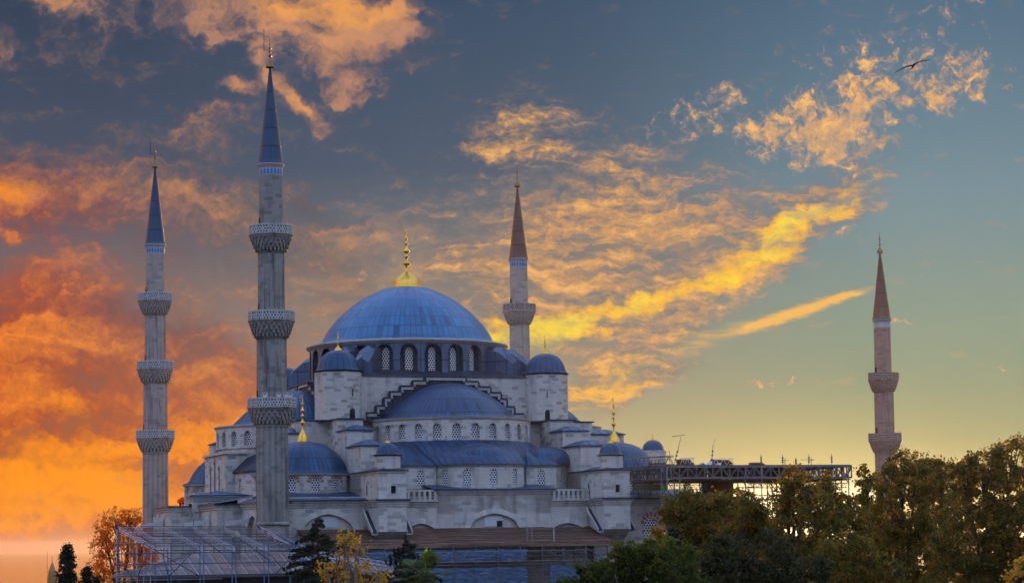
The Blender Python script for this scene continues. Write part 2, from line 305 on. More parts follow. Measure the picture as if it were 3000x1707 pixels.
# ---------------------------------------------------------------- mesh builder
class MB:
    def __init__(s): s.v = []; s.f = []; s.uv = []; s.sm = []
    def face(s, pts, uv=None, smooth=False):
        i = len(s.v); s.v += [tuple(p) for p in pts]; s.f.append(tuple(range(i, i+len(pts)))); s.sm.append(smooth)
        if uv is None: uv = s.auto(pts)
        s.uv.append([(float(a), float(b)) for a, b in uv])
    def auto(s, pts):
        P = [Vector(p) for p in pts]; n = Vector((0, 0, 0))
        for i in range(len(P)):
            a, b = P[i], P[(i+1) % len(P)]; n += Vector(((a.y-b.y)*(a.z+b.z), (a.z-b.z)*(a.x+b.x), (a.x-b.x)*(a.y+b.y)))
        if n.length < 1e-9: return [(0, 0)]*len(P)
        n.normalize()
        if abs(n.z) > .95: return [(p.x, p.y) for p in P]
        t = Vector((-n.y, n.x, 0)).normalized(); k = math.sqrt(max(.01, 1-n.z*n.z))
        off = n.x*37.3+n.y*11.7
        return [(p.dot(t)+off, p.z/k) for p in P]
    def box(s, x0, x1, y0, y1, z0, z1):
        s.prism([(x0, y0), (x1, y0), (x1, y1), (x0, y1)], z0, z1)
    def prism(s, poly, z0, z1, poly2=None):
        q = poly2 or poly; n = len(poly)
        a = [(*p, z0) for p in poly]; b = [(*p, z1) for p in q]
        for i in range(n):
            j = (i+1) % n; s.face([a[i], a[j], b[j], b[i]])
        s.face(b); s.face(a[::-1])
    def obox(s, c, ax, ay, az, hx, hy, hz):        # oriented box
        c = Vector(c); ax, ay, az = [Vector(a).normalized() for a in (ax, ay, az)]
        P = lambda i, j, k: c+ax*hx*i+ay*hy*j+az*hz*k
        for f in (((-1,-1,-1),(-1,1,-1),(1,1,-1),(1,-1,-1)), ((-1,-1,1),(1,-1,1),(1,1,1),(-1,1,1)), ((-1,-1,-1),(1,-1,-1),(1,-1,1),(-1,-1,1)),
                  ((1,-1,-1),(1,1,-1),(1,1,1),(1,-1,1)), ((1,1,-1),(-1,1,-1),(-1,1,1),(1,1,1)), ((-1,1,-1),(-1,-1,-1),(-1,-1,1),(-1,1,1))):
            s.face([P(*q) for q in f])
    def lathe(s, cx, cy, prof, n=32, a0=0, a1=2*math.pi, mod=None, useam=None, smooth=True, rot=0., cap=False, voff=0):
        rings = []
        full = abs(a1-a0) > 6.28
        arc = [0]
        for (r0, z0), (r1, z1) in zip(prof, prof[1:]): arc.append(arc[-1]+math.hypot(r1-r0, z1-z0))
        rmax = max(p[0] for p in prof)
        for k, (r, z) in enumerate(prof):
            ring = []
            for i in range(n+1):
                a = a0+(a1-a0)*i/n+rot
                rr = r*(mod(a-rot, k/(max(1, len(prof)-1))) if mod else 1)
                ring.append((cx+rr*math.cos(a), cy+rr*math.sin(a), z))
            rings.append(ring)
        for k in range(len(prof)-1):
            for i in range(n):
                A, B, Cc, D = rings[k][i], rings[k][i+1], rings[k+1][i+1], rings[k+1][i]
                if useam: u0, u1 = useam*i/n*(a1-a0)/(2*math.pi), useam*(i+1)/n*(a1-a0)/(2*math.pi)
                else: u0, u1 = rmax*(a1-a0)*i/n, rmax*(a1-a0)*(i+1)/n
                v0, v1 = arc[k]+voff, arc[k+1]+voff
                if not useam and abs(prof[k+1][1]-prof[k][1]) > .5*abs(arc[k+1]-arc[k]): v0, v1 = prof[k][1], prof[k+1][1]
                if prof[k][0] < 1e-4: s.face([A, Cc, D], [(u0, v0), (u1, v1), (u0, v1)], smooth)
                elif prof[k+1][0] < 1e-4: s.face([A, B, D], [(u0, v0), (u1, v0), (u0, v1)], smooth)
                else: s.face([A, B, Cc, D], [(u0, v0), (u1, v0), (u1, v1), (u0, v1)], smooth)
        if cap and prof[-1][0] > 1e-4: s.face(rings[-1][:-1])
    def tube(s, p0, p1, r=.03, n=5):
        p0, p1 = Vector(p0), Vector(p1); d = (p1-p0)
        if d.length < 1e-6: return
        d.normalize(); a = d.orthogonal().normalized(); b = d.cross(a)
        c = [a*math.cos(2*math.pi*i/n)*r+b*math.sin(2*math.pi*i/n)*r for i in range(n)]
        for i in range(n):
            j = (i+1) % n; s.face([p0+c[i], p0+c[j], p1+c[j], p1+c[i]], [(0, 0)]*4, True)
        s.face([p0+q for q in c[::-1]], [(0, 0)]*n); s.face([p1+q for q in c], [(0, 0)]*n)
    def taper(s, pts, rad, n=7):
        pts = [Vector(p) for p in pts]; rings = []
        for i, p in enumerate(pts):
            d = (pts[min(i+1, len(pts)-1)]-pts[max(i-1, 0)]).normalized(); a = d.orthogonal().normalized() if i == 0 else (a-d*a.dot(d)).normalized()
            b = d.cross(a); rings.append([p+(a*math.cos(2*math.pi*k/n)+b*math.sin(2*math.pi*k/n))*rad[i] for k in range(n)])
        for i in range(len(pts)-1):
            for k in range(n):
                j = (k+1) % n; s.face([rings[i][k], rings[i][j], rings[i+1][j], rings[i+1][k]], [(k, i), (j, i), (j, i+1), (k, i+1)], True)
    def build(s, name, mat, parent=None, zoff=0., rotk=0., weld=True):
        me = bpy.data.meshes.new(name)
        v = s.v
        if rotk:
            ca, sa = math.cos(rotk), math.sin(rotk); v = [(x*ca-y*sa, x*sa+y*ca, z) for x, y, z in v]
        if zoff: v = [(x, y, z+zoff) for x, y, z in v]
        me.from_pydata(v, [], s.f); me.update()
        uvl = me.uv_layers.new(name='UVMap'); flat = np.array([c for f in s.uv for uvp in f for c in uvp], dtype=np.float32)
        uvl.data.foreach_set('uv', flat)
        me.polygons.foreach_set('use_smooth', s.sm)
        if any(s.sm) and weld:
            import bmesh
            bm = bmesh.new(); bm.from_mesh(me); bmesh.ops.remove_doubles(bm, verts=bm.verts, dist=1e-4); bm.to_mesh(me); bm.free()
        me.materials.append(MAT[mat])
        o = bpy.data.objects.new(name, me); col.objects.link(o)
        if parent: o.parent = parent
        return o
def tag(o, label=None, cat=None, group=None, kind=None):
    for k, v in (('label', label), ('category', cat), ('group', group), ('kind', kind)):
        if v: o[k] = v
    return o
def empty(name, loc, rz=0, label=None, cat=None, group=None):
    o = bpy.data.objects.new(name, None); col.objects.link(o); o.location = loc; o.rotation_euler = (0, 0, rz); o.empty_display_size = .5
    return tag(o, label, cat, group)
def arch_pts(a, zs, zt, c=0., n=8):
    k = math.sqrt((1+c)**2-c*c); out = []
    for i in range(2*n+1):
        t = -1+i/n; out.append((a*t, zs+(zt-zs)*math.sqrt(max(0, (1+c)**2-(abs(t)+c)**2))/k))
    return out
ZK = CAMZ                                       # heights in the mosque are measured from the eye, lifted here
def wall_bay(mb, p0, p1, z0, z1, op=None, depth=.25, parent=None, k=0., wmat='lattice', wname='window', frame=None, back=None):
    """one bay of wall from plan point p0 to p1 (outside to the right); op = (centre s, half width, z bottom, z spring, z apex, pointedness)"""
    p0, p1 = Vector((*p0, 0)), Vector((*p1, 0)); L = (p1-p0).length; t = (p1-p0)/L; nrm = Vector((t.y, -t.x, 0))
    P = lambda s, z, d=0: (p0+t*s-nrm*d) + Vector((0, 0, z))
    if op is None: mb.face([P(0, z0), P(L, z0), P(L, z1), P(0, z1)]); return None
    sc, a, zb, zs, zt, cp = op
    ar = [(sc+x, z) for x, z in arch_pts(a, zs, zt, cp)]
    if sc-a > .001: mb.face([P(0, z0), P(sc-a, z0), P(sc-a, z1), P(0, z1)])
    if L-sc-a > .001: mb.face([P(sc+a, z0), P(L, z0), P(L, z1), P(sc+a, z1)])
    if zb > z0+.001: mb.face([P(sc-a, z0), P(sc+a, z0), P(sc+a, zb), P(sc-a, zb)])
    for (s0, y0), (s1, y1) in zip(ar, ar[1:]): mb.face([P(s0, y0), P(s1, y1), P(s1, z1), P(s0, z1)])
    out = [(sc-a, zb)]+ar+[(sc+a, zb)]; out = [out[0]]+[q for i, q in enumerate(out[1:]) if (q[0]-out[i][0])**2+(q[1]-out[i][1])**2 > 1e-8]
    for i in range(len(out)):
        q0, q1 = out[i], out[(i+1) % len(out)]; mb.face([P(*q0), P(*q0, depth), P(*q1, depth), P(*q1)])
    if wmat:
        w = MB(); pts = [P(*q, depth-.004) for q in out][::-1]
        w.face(pts[::-1], [(q[0]-sc, q[1]-zb) for q in out])
        # thin border of the lattice
        return w.build(wname, wmat, parent, ZK, k)
    return None
def ring_poly(cx, cy, r, n, a_off=0): return [(cx+r*math.cos(a_off+2*math.pi*i/n), cy+r*math.sin(a_off+2*math.pi*i/n)) for i in range(n)]

# ---------------------------------------------------------------- finials
def finial(cx, cy, z0, z1, rb, parent, mat='gold', ribs=False, big=False, k=0., crescent=True):
    H = z1-z0
    pf = [(1, 0), (1.04, .012), (1, .03), (.97, .06), (.86, .11), (.6, .17), (.36, .215), (.22, .25), (.17, .27), (.2, .285), (.14, .3), (.13, .36), (.2, .375), (.42, .40), (.44, .42), (.3, .44), (.14, .455),
          (.12, .53), (.28, .545), (.31, .56), (.2, .58), (.11, .59), (.1, .63), (.32, .65), (.34, .675), (.2, .71), (.09, .75), (.08, .79), (.22, .805), (.22, .82), (.08, .84), (.06, .89), (.04, .92), (0.001, .94)]
    if big: pf = [(1, 0), (1.03, .008), (1, .02), (.96, .06), (.95, .09), (.91, .13), (.82, .17), (.62, .215), (.36, .262), (.2, .30), (.12, .32), (.14, .335), (.10, .35), (.1, .40), (.16, .41), (.27, .43), (.28, .445), (.2, .465), (.1, .475), (.09, .53), (.19, .545), (.2, .555), (.1, .57), (.08, .61), (.24, .63), (.25, .645), (.12, .69), (.07, .72), (.07, .745), (.17, .76), (.17, .77), (.06, .785), (.05, .83), (.13, .85), (.13, .86), (.04, .89), (.03, .93), (.001, .94)]
    mb = MB(); mb.lathe(cx, cy, [(rb*r, z0+H*z) for r, z in pf], 24 if not ribs else 48, mod=(lambda a, t: 1+.05*math.cos(16*a)*(t < .3)) if ribs else None)
    if crescent:
        rr = H*.028; zc = z0+H*.965; pts = []
        for i in range(13):
            a = R(-60)+R(300)*i/12; pts.append((cx+rr*math.sin(a+math.pi), cy, zc+rr*math.cos(a+math.pi)))
        mb.taper(pts, [max(.01, H*.009*math.sin(math.pi*i/12)+.008) for i in range(13)], 5)
    return mb.build('finial', mat, parent, ZK, k)

# ================================================================ MINARETS
def minaret(name, base, label, levels, zbot, band='tile_blue', smat='stone_minaret', flute=True, rod=False, speakers=False, conemat='lead_cone', finmat='gold', group='tall stone minarets round the mosque'):
    root = empty(name, base, TH, label, 'minaret', group)
    Z = CAMZ
    (zt, zc, zb, bal) = levels      # finial base, cone base, bottom of band, balconies [(rail top, r rail, r shaft above, r shaft below)]
    # cone
    mb = MB(); n = 24
    mb.lathe(0, 0, [(1.36, Z+zc-.02), (1.36, Z+zc+.06), (1.27, Z+zc+.3), (1.18, Z+zc+1.0), (.93, Z+zc+3.0), (.6, Z+zc+5.8), (.28, Z+zc+8.4), (.1, Z+zt)], n, useam=n, smooth=False)
    mb.build('cone_roof', conemat, root)
    fin = finial(0, 0, zt, zt+3.0, .46, root, 'bronze')
    if rod:
        mb = MB(); mb.tube((-.62, 0, Z+zt+1.6), (-.62, 0, Z+zt+3.9), .03); mb.tube((-.62, 0, Z+zt+1.9), (0, 0, Z+zt+1.7), .02); mb.lathe(-.62, 0, [(.001, Z+zt+3.8), (.07, Z+zt+3.9), (.001, Z+zt+4.0)], 8)
        mb.build('lightning_rod', 'iron', root)
    rs = bal[0][2]
    mb = MB(); mb.lathe(0, 0, [(rs, Z+zc-.42), (rs+.05, Z+zc-.38), (1.28, Z+zc-.18), (1.42, Z+zc-.1), (1.42, Z+zc-.02), (1.0, Z+zc-.02)], 32); mb.build('eaves_cornice', 'stone_trim', root)
    # band of little blind arches
    mb = MB(); mb.lathe(0, 0, [(rs-.02, Z+zc-1.2), (rs-.02, Z+zc-.42)], 32); mb.build('arcade_band', 'stone_trim', root)
    if band:
        for i in range(20):
            a = 2*math.pi*(i+.5)/20
            if math.cos(a+math.pi/2-.25) < -.25: continue
            mb = MB(); ca, sa = math.cos(a), math.sin(a); ps = [(-.12, 0)]+arch_pts(.12, .42, .6, .2, 4)+[(.12, 0)]
            def q(s, z, d): rr = rs+d; return (ca*rr-sa*s, sa*rr+ca*s, Z+zc-1.12+z)
            f = [q(s, z, .018) for s, z in ps]; mb.face(f[::-1])
            f2 = [q(s, z, -.05) for s, z in ps]
            for i2 in range(len(ps)): j = (i2+1) % len(ps); mb.face([f[i2], f[j], f2[j], f2[i2]])
            mb.build('tiled_arch', band, root)
    zprev, rprev = zc-1.2, rs
    for bi, (zr, rr, ra, rb_) in enumerate(bal):
        # shaft above this balcony
        mb = MB(); nn = 16
        mb.lathe(0, 0, [(ra+.02, Z+zr-.9), (ra, Z+zprev)], nn, smooth=False)
        # slim corner fillets on the faceted shaft
        if bi > 0:
            for i in range(nn):
                a = 2*math.pi*i/nn; mb.tube((ra*1.01*math.cos(a), ra*1.01*math.sin(a), Z+zr+.2), (ra*math.cos(a), ra*math.sin(a), Z+zprev-.15), .035, 4)
        mb.build('shaft', smat, root)
        # doorway to the balcony
        mb = MB(); mb.obox((-ra*1.0, 0, Z+zr+.25), (1, 0, 0), (0, 1, 0), (0, 0, 1), .03, .22, .55); mb.build('balcony_door', 'dark_void', root)
        # railing
        n = 20; H = .95
        rl = MB(); rl.lathe(0, 0, [(rr, Z+zr-H), (rr, Z+zr-.1)], n, smooth=False); rl.lathe(0, 0, [(rr-.1, Z+zr-.1), (rr-.1, Z+zr-H)], n, smooth=False)
        # re-map so that each panel carries its own pattern
        rail = rl.build('railing', 'rail_haze_rosy' if smat in ('stone_haze_rosy', 'stone_haze_warm') else 'rail_lattice', root)
        ft = MB(); ft.lathe(0, 0, [(rr-.12, Z+zr-.12), (rr+.06, Z+zr-.12), (rr+.06, Z+zr), (rr-.12, Z+zr), (rr-.12, Z+zr-.12)], n, smooth=False)
        for i in range(n):
            a = 2*math.pi*i/n; ft.obox((rr*math.cos(a), rr*math.sin(a), Z+zr-H/2), (math.cos(a), math.sin(a), 0), (-math.sin(a), math.cos(a), 0), (0, 0, 1), .07, .055, H/2-.01)
            ft.lathe(rr*math.cos(a), rr*math.sin(a), [(.001, Z+zr), (.035, Z+zr+.04), (.05, Z+zr+.1), (.001, Z+zr+.17)], 5)
        ft.build('rail_frame', smat if smat in ('stone_haze_rosy', 'stone_haze_warm') else 'stone_trim', rail)
        # floor slab and stalactite corbel
        hc = 1.8; cb = MB(); z0 = zr-H
        cb.lathe(0, 0, [(ra, Z+z0+.04), (rr+.1, Z+z0+.04), (rr+.12, Z+z0-.1), (rr+.02, Z+z0-.16), (rr-.02, Z+z0-.34), (rr-.1, Z+z0-.36)], 40, smooth=False)
        tiers = 4; zt0 = z0-.34; ht = (hc-.34)/tiers
        for ti in range(tiers):
            f0 = 1-ti/tiers; f1 = 1-(ti+1)/tiers
            ro = rb_+(rr-.06-rb_)*f0**.6; ri = rb_+(rr-.06-rb_)*f1**.6+.02; nt = 26
            za, zb2 = zt0-ti*ht, zt0-(ti+1)*ht
            for i in range(nt):
                a = 2*math.pi*(i+(ti % 2)*.5)/nt; w = math.pi/nt*.62
                def q(r, aa, z): return (r*math.cos(aa), r*math.sin(aa), Z+z)
                o1, o2 = q(ro, a-w, za), q(ro, a+w, za); m1, m2 = q(ro*.985, a-w*.85, zb2+ht*.3), q(ro*.985, a+w*.85, zb2+ht*.3); b1 = q(ri*1.0, a, zb2-.02)
                i1, i2 = q(ri-.1, a-w, za), q(ri-.1, a+w, za); j1, j2 = q(ri-.1, a-w*.6, zb2), q(ri-.1, a+w*.6, zb2)
                cb.face([m1, m2, o2, o1]); cb.face([b1, m2, m1]); cb.face([i1, m1, o1]); cb.face([i2, o2, m2]); cb.face([i1, j1, b1, m1]); cb.face([i2, m2, b1, j2])
            cb.lathe(0, 0, [(ri-.02, Z+zb2), (ri+.0, Z+za-.02)], 24, smooth=False)
        cb.lathe(0, 0, [(rb_+.0, Z+zt0-tiers*ht-.15), (rb_+.1, Z+zt0-tiers*ht-.05), (rb_+.1, Z+zt0-tiers*ht+.05)], 32, smooth=False)
        cb.build('balcony_corbel', smat, root)
        if speakers and bi == 2:
            for sx in (-1.2, .1, .9, 1.45):
                hb = MB(); yy = -math.sqrt(max(.1, (rr-.25)**2-sx*sx)); hb.lathe(0, 0, [(.05, -.25), (.09, -.05), (.26, .2), (.3, .22), (.2, .15), (.03, 0)], 12)
                hv = [(sx+x, yy-z, Z+zr+.25+y) for x, y, z in hb.v]; hb.v = hv; hb.build('horn_speaker', 'lattice_plain', root)
        zprev = zr-H-hc; rprev = rb_
    # lowest shaft, fluted
    zb_ = zbot
    mb = MB()
    md = (lambda a, t: 1-.10*max(0, math.cos(16*a))**.7) if flute else None
    mb.lathe(0, 0, [(rprev+.04, Z+zb_+.1), (rprev+.03, Z+zb_+1.0), (rprev, Z+zprev+.1)], 180, mod=md)
    mb.build('fluted_shaft', smat, root)
    mb = MB(); mb.lathe(0, 0, [(rprev+.0, Z+zprev-.25), (rprev+.06, Z+zprev-.2), (rprev+.06, Z+zprev-.05), (rprev, Z+zprev)], 32); mb.build('shaft_ring', smat, root); mb = MB(); mb.lathe(0, 0, [(rprev, Z+zb_-.15), (rprev+.18, Z+zb_-.1), (rprev+.2, Z+zb_+.05), (rprev+.06, Z+zb_+.2), (rprev, Z+zb_+.25)], 32)
    mb.build('shaft_ring', 'stone_old', root)
    mb = MB(); n = 12; rb0 = rprev+.05
    mb.lathe(0, 0, [(rb0*1.75, 0), (rb0*1.75, Z+zb_-7.5), (rb0*1.55, Z+zb_-6.0), (rb0*1.06, Z+zb_-2.4), (rb0, Z+zb_-.1)], n, smooth=False)
    mb.build('flared_base', smat, root)
    return root
plain('lattice_plain', (.45, .47, .5), .5, 0, .1)
def loc(u, v): p = C0+U*u+V*v; return (p.x, p.y, 0)
B3 = [(32.5, 2.18, 1.2, 1.33), (23.7, 2.30, 1.33, 1.52), (14.85, 2.41, 1.52, 1.62)]
lv = (48.9, 38.85, 0, B3)
pE = at(797.5, 1300, 224.3); pS = at(455.5, 1300, 283.3); pW = at(1521, 900, 300.0); pR = at(2590.5, 1200, 316)
minaret('minaret', (pE.x, pE.y, 0), 'tallest and nearest weathered grey minaret with three balconies, in front of the hall corner', lv, 2.1, smat='stone_old', rod=True, speakers=True)
minaret('minaret', (pS.x, pS.y, 0), 'leftmost pinkish stone minaret with three balconies and blue cone roof', lv, 2.5, rod=True)
lvW = (48.4, 38.45, 0, [(32.2, 2.18, 1.2, 1.33), (23.4, 2.30, 1.33, 1.52), (14.6, 2.41, 1.52, 1.62)])
minaret('minaret', (pW.x, pW.y, 0), 'pale hazy minaret rising behind the right shoulder of the main dome', lvW, 2.5, conemat='lead_haze_brown', smat='stone_haze_warm')
lvR = (40.6, 31.0, 0, [(23.3, 2.12, 1.2, 1.35), (14.65, 2.27, 1.35, 1.5)])
minaret('minaret', (pR.x, pR.y, 0), 'rightmost reddish hazy minaret with two balconies above the trees', lvR, 4, band=None, finmat='bronze', conemat='lead_haze_brown', smat='stone_haze_rosy')

# ================================================================ MOSQUE
mq = empty('mosque', (C0.x, C0.y, 0), TH, 'large domed stone mosque with blue lead domes and gilded finials', 'mosque')
def dome_prof(r, z0, h, e=.88, n=16, tabl=None):
    if tabl: return [(r*a, z0+h*b) for a, b in tabl]
    return [(r*math.cos(math.pi/2*i/n), z0+h*(math.sin(math.pi/2*i/n)**(2*e*.5)) if i else z0) for i in range(n)]+[(.001, z0+h)]
def facing(nx, ny, x, y, lim=-.08):            # does a wall normal (local) look towards the camera?
    w = C0+U*x+V*y; n = U*nx+V*ny; d = (Vector((0, 0, 0))-w).normalized(); return n.dot(d) > lim
def drum_with_windows(cx, cy, r, n, z0, z1, op, matn, parent, a_off=0, depth=.4, arc=None, wmat='lattice', name='drum', rotk=0, voussoir=False):
    mb = MB(); step = 2*math.pi/n; rv = r/math.cos(step/2); wins = []
    for i in range(n):
        a = a_off+i*step
        if arc and not (arc[0] <= (a if a <= arc[1] else a-2*math.pi) <= arc[1]): continue
        p0 = (cx+rv*math.cos(a-step/2), cy+rv*math.sin(a-step/2)); p1 = (cx+rv*math.cos(a+step/2), cy+rv*math.sin(a+step/2))
        L = 2*rv*math.sin(step/2)
        ca, sa = math.cos(rotk), math.sin(rotk); nx, ny = math.cos(a), math.sin(a)
        vis = facing(nx*ca-ny*sa, nx*sa+ny*ca, (cx*ca-cy*sa), (cx*sa+cy*ca))
        if op and vis:
            hw, zb, zs, zt, cp = op; w = wall_bay(mb, p0, p1, z0, z1, (L/2, hw, zb, zs, zt, cp), depth, None, rotk, wmat); wins.append((w, a))
        else: wall_bay(mb, p0, p1, z0, z1)
    d = mb.build(name, matn, parent, ZK, rotk)
    for w, a in wins:
        if w: w.parent = d
    return d, wins, rv, step

# --- central dome and its drum
DX = -.42
tab = [(1.16, -.085), (1.10, -.07), (1.03, -.03), (1, 0), (.985, .06), (.94, .18), (.88, .30), (.8, .433), (.667, .617), (.53, .757), (.395, .866), (.26, .95), (.13, .985), (.0001, 1)]
mb = MB(); mb.lathe(DX, 0, [(10.2*a, 23.75+6.75*b) for a, b in tab], 144, useam=96)
md = mb.build('main_dome', 'lead_main', mq, ZK)
finial(DX, 0, 30.05, 37.3, 1.66, md, 'gold', True, True)
mb = MB(); mb.lathe(DX, 0, [(11.5, 22.72), (11.75, 22.78), (11.8, 22.95), (12.0, 23.0), (12.06, 23.18), (11.8, 23.24), (11.5, 23.24)], 96)
mb.build('dome_cornice', 'stone_trim', mq, ZK)
# drum: outer arched niches in lead, lattice windows set deep
n = 26; step = 2*math.pi/n; r = 11.55; rv = r/math.cos(step/2); outer = MB(); innr = MB(); wl = []
for i in range(n):
    a = -math.pi/2-.045+i*step
    p0 = (DX+rv*math.cos(a-step/2), rv*math.sin(a-step/2)); p1 = (DX+rv*math.cos(a+step/2), rv*math.sin(a+step/2)); L = 2*rv*math.sin(step/2)
    if facing(math.cos(a), math.sin(a), rv*math.cos(a), rv*math.sin(a)):
        wall_bay(outer, p0, p1, 18.7, 22.74, (L/2, 1.02, 19.15, 21.6, 22.62, 0), .5, None, 0, None)
        # inner wall with the window itself
        t = Vector((p1[0]-p0[0], p1[1]-p0[1], 0)).normalized(); nn = Vector((t.y, -t.x, 0))
        a0 = Vector((*p0, 0))-nn*.5+t*(L/2-1.04); a1 = Vector((*p0, 0))-nn*.5+t*(L/2+1.04)
        w = wall_bay(innr, (a0.x, a0.y), (a1.x, a1.y), 19.1, 22.7, (1.04, .44, 19.5, 21.85, 22.3, 0), .22, None, 0, 'lattice'); wl.append(w)
    else: wall_bay(outer, p0, p1, 18.7, 22.74)
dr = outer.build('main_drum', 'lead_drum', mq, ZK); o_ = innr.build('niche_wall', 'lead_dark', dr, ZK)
for w in wl: w.parent = dr
# flanking radial buttresses of the drum
for al in (-38, 38, -52, 52, -128, 128):
    a = -math.pi/2+R(al); d = Vector((math.cos(a), math.sin(a), 0)); s = Vector((-d.y, d.x, 0)); mb = MB()
    hw = .95
    def q(r, ss, z): p = d*r+s*ss; return (p.x+DX*.6, p.y, z)
    sec = lambda r, zt: [q(r, -hw, 18.6), q(r, hw, 18.6), q(r, hw, zt), q(r, 0, zt+.55), q(r, -hw, zt)]
    A, B, D_ = sec(11.3, 22.1), sec(13.2, 21.8), sec(15.2, 20.3)
    for X, Y in ((A, B), (B, D_)):
        for i in range(5): mb.face([X[i], X[(i+1) % 5], Y[(i+1) % 5], Y[i]])
    mb.face(D_); mb.build('drum_buttress', 'lead_drum', mq, ZK)
# --- square base with terrace and stepped great arches
mb = MB(); mb.prism([(-12.6, -12.6), (12.6, -12.6), (12.6, 12.6), (-12.6, 12.6)], 13.0, 18.75); 
mb.build('square_base', 'stone_tower', mq, ZK)
mb = MB(); mb.prism([(-12.75, -12.75), (12.75, -12.75), (12.75, 12.75), (-12.75, 12.75)], 18.72, 18.9, [(-12.7, -12.7), (12.7, -12.7), (12.7, 12.7), (-12.7, 12.7)])
mb.prism([(-12.6, -12.6), (12.6, -12.6), (12.6, 12.6), (-12.6, 12.6)], 18.9, 19.6, [(-11.0, -11.0), (11.0, -11.0), (11.0, 11.0), (-11.0, 11.0)])
mb.build('terrace_roof', 'lead_dark', mq, ZK)
steps_px = [(1246, 1106), (1209, 1119), (1173, 1133), (1142, 1150), (1125, 1165), (1102, 1190), (1075, 1208)]
vS = -13.0
half = [abs(Pv(1304-(1304-x)*1.0, y, vS)[0]-Pv(1304, 1106, vS)[0]) for x, y in steps_px]; zz = [Pv(x, y, vS)[1] for x, y in steps_px]
for k in (0, -math.pi/2, math.pi/2):
    # dark lead wall panel behind the semi-dome, then a pale stepped trim
    mb = MB(); tr = MB(); ld = MB()
    hs = half; zs = [18.75, 18.25, 17.65, 17.0, 16.3, 15.4, 14.6]
    x_prev = 0
    for i in range(len(hs)):
        x0 = 0 if i == 0 else hs[i-1]; x1 = hs[i]
        for sg in (-1, 1):
            lo, hi = sorted((sg*x0, sg*x1))
            mb.box(lo, hi, vS, -12.4, 13.4, zs[i]-.02)
            tr.box(lo-(0 if i == 0 or sg > 0 else .0), hi, vS-.22, vS-.002, zs[i]-.42, zs[i]-.12)          # tread band
            ld.box(lo-.05, hi+.05, vS-.34, vS+.5, zs[i]-.12, zs[i]+.06)
            if i < len(hs)-1:
                xe = sg*x1; lo2, hi2 = sorted((xe, xe-sg*.26)); tr.box(lo2, hi2, vS-.225, vS-.003, zs[i+1]-.12, zs[i]-.42)
                lo3, hi3 = sorted((xe, xe+sg*.16)); ld.box(lo3, hi3, vS-.33, vS+.4, zs[i+1]+.06, zs[i]-.12)
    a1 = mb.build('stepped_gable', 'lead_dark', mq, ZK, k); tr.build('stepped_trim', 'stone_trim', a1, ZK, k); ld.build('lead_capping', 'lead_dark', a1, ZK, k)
# --- weight towers
for (sx, sy) in ((-1, -1), (1, -1), (-1, 1), (1, 1)):
    cx, cy = 12.35*sx, 12.35*sy
    if sx > 0 and sy < 0: cx += .05
    mb = MB(); nn = 8 if sx < 0 else 16; ro = 2.72 if sx < 0 else 2.55
    mb.lathe(cx, cy, [(ro, 13.2), (ro, 19.15)], nn, smooth=False, rot=R(-2)); tw = mb.build('weight_tower', 'stone_tower', mq, ZK)
    mb = MB(); mb.lathe(cx, cy, [(ro, 19.05), (ro+.12, 19.12), (ro+.16, 19.25), (ro, 19.27)], nn, smooth=False, rot=R(-2)); mb.build('tower_cornice', 'lead_dark', tw, ZK)
    mb = MB(); mb.lathe(cx, cy, [(2.75, 19.24), (2.5, 19.32), (2.38, 19.6), (2.28, 20.0), (2.08, 20.45), (1.75, 20.95), (1.3, 21.32), (.8, 21.52), (.3, 21.6), (.001, 21.62)], 144, mod=lambda a, t: 1-.028*abs(math.cos(10*a))*(1 if t > .08 else .2), useam=20)
    mb.build('tower_dome', 'lead', tw, ZK); finial(cx, cy, 21.5, 23.7, .42, tw)
    if sy < 0:
        ux, zd = (cx+.9 if sx < 0 else cx-.75), 15.3
        ax_ = -math.pi/2+(.35 if sx < 0 else -.3)
        dd = Vector((math.cos(ax_), math.sin(ax_), 0)); ss = Vector((-dd.y, dd.x, 0)); mb = MB()
        for s0, s1, za, zb in ((-.28, .28, 13.7, 14.9),):
            pts = [(-.28, 13.75)]+arch_pts(.28, 14.6, 14.95, .2, 5)+[(.28, 13.75)]
            f = [Vector((cx, cy, z))+dd*(ro+.03)+ss*s for s, z in pts]; mb.face([tuple(p) for p in f]); g = [p-dd*.35 for p in f]
            for i in range(len(f)): j = (i+1) % len(f); mb.face([f[i], g[i], g[j], f[j]])
        mb.build('tower_door', 'dark_void', tw, ZK)
        mb = MB(); mb.obox((cx+dd.x*ro, cy+dd.y*ro, 16.7), dd, ss, (0, 0, 1), .05, .05, .4); mb.build('slit_window', 'dark_void', tw, ZK)
# --- semi-domes with their drums
semi_tab = [(1.235, -.045), (1.2, -.02), (1.07, .0), (1, .03), (.965, .10), (.81, .375), (.7, .52), (.59, .665), (.48, .77), (.376, .86), (.25, .94), (.12, .985), (.0001, 1)]
for k in (0, -math.pi/2, math.pi/2):
    mb = MB(); mb.lathe(0, -14.3 if k == 0 else -13.9, [(7.55*a, 13.78+4.15*b) for a, b in semi_tab], 128, useam=84)
    sd = mb.build('semi_dome', 'lead', mq, ZK, k)
    dd, wi, rv, st = drum_with_windows(0, -14.3, 9.05, 27, 11.0, 13.5, (.47, 11.22, 12.45, 12.95, .1), 'stone', mq, a_off=-math.pi/2-.0, depth=.38, arc=(-math.pi/2-R(102), -math.pi/2+R(102)), name='semi_dome_drum', rotk=k)
    mb = MB(); mb.lathe(0, -14.3, [(9.0, 13.36), (9.22, 13.42), (9.3, 13.55), (9.3, 13.62), (9.0, 13.64)], 54, a0=-math.pi/2-R(105), a1=-math.pi/2+R(105), smooth=False); mb.build('eaves_cornice', 'stone_trim', dd, ZK, k)
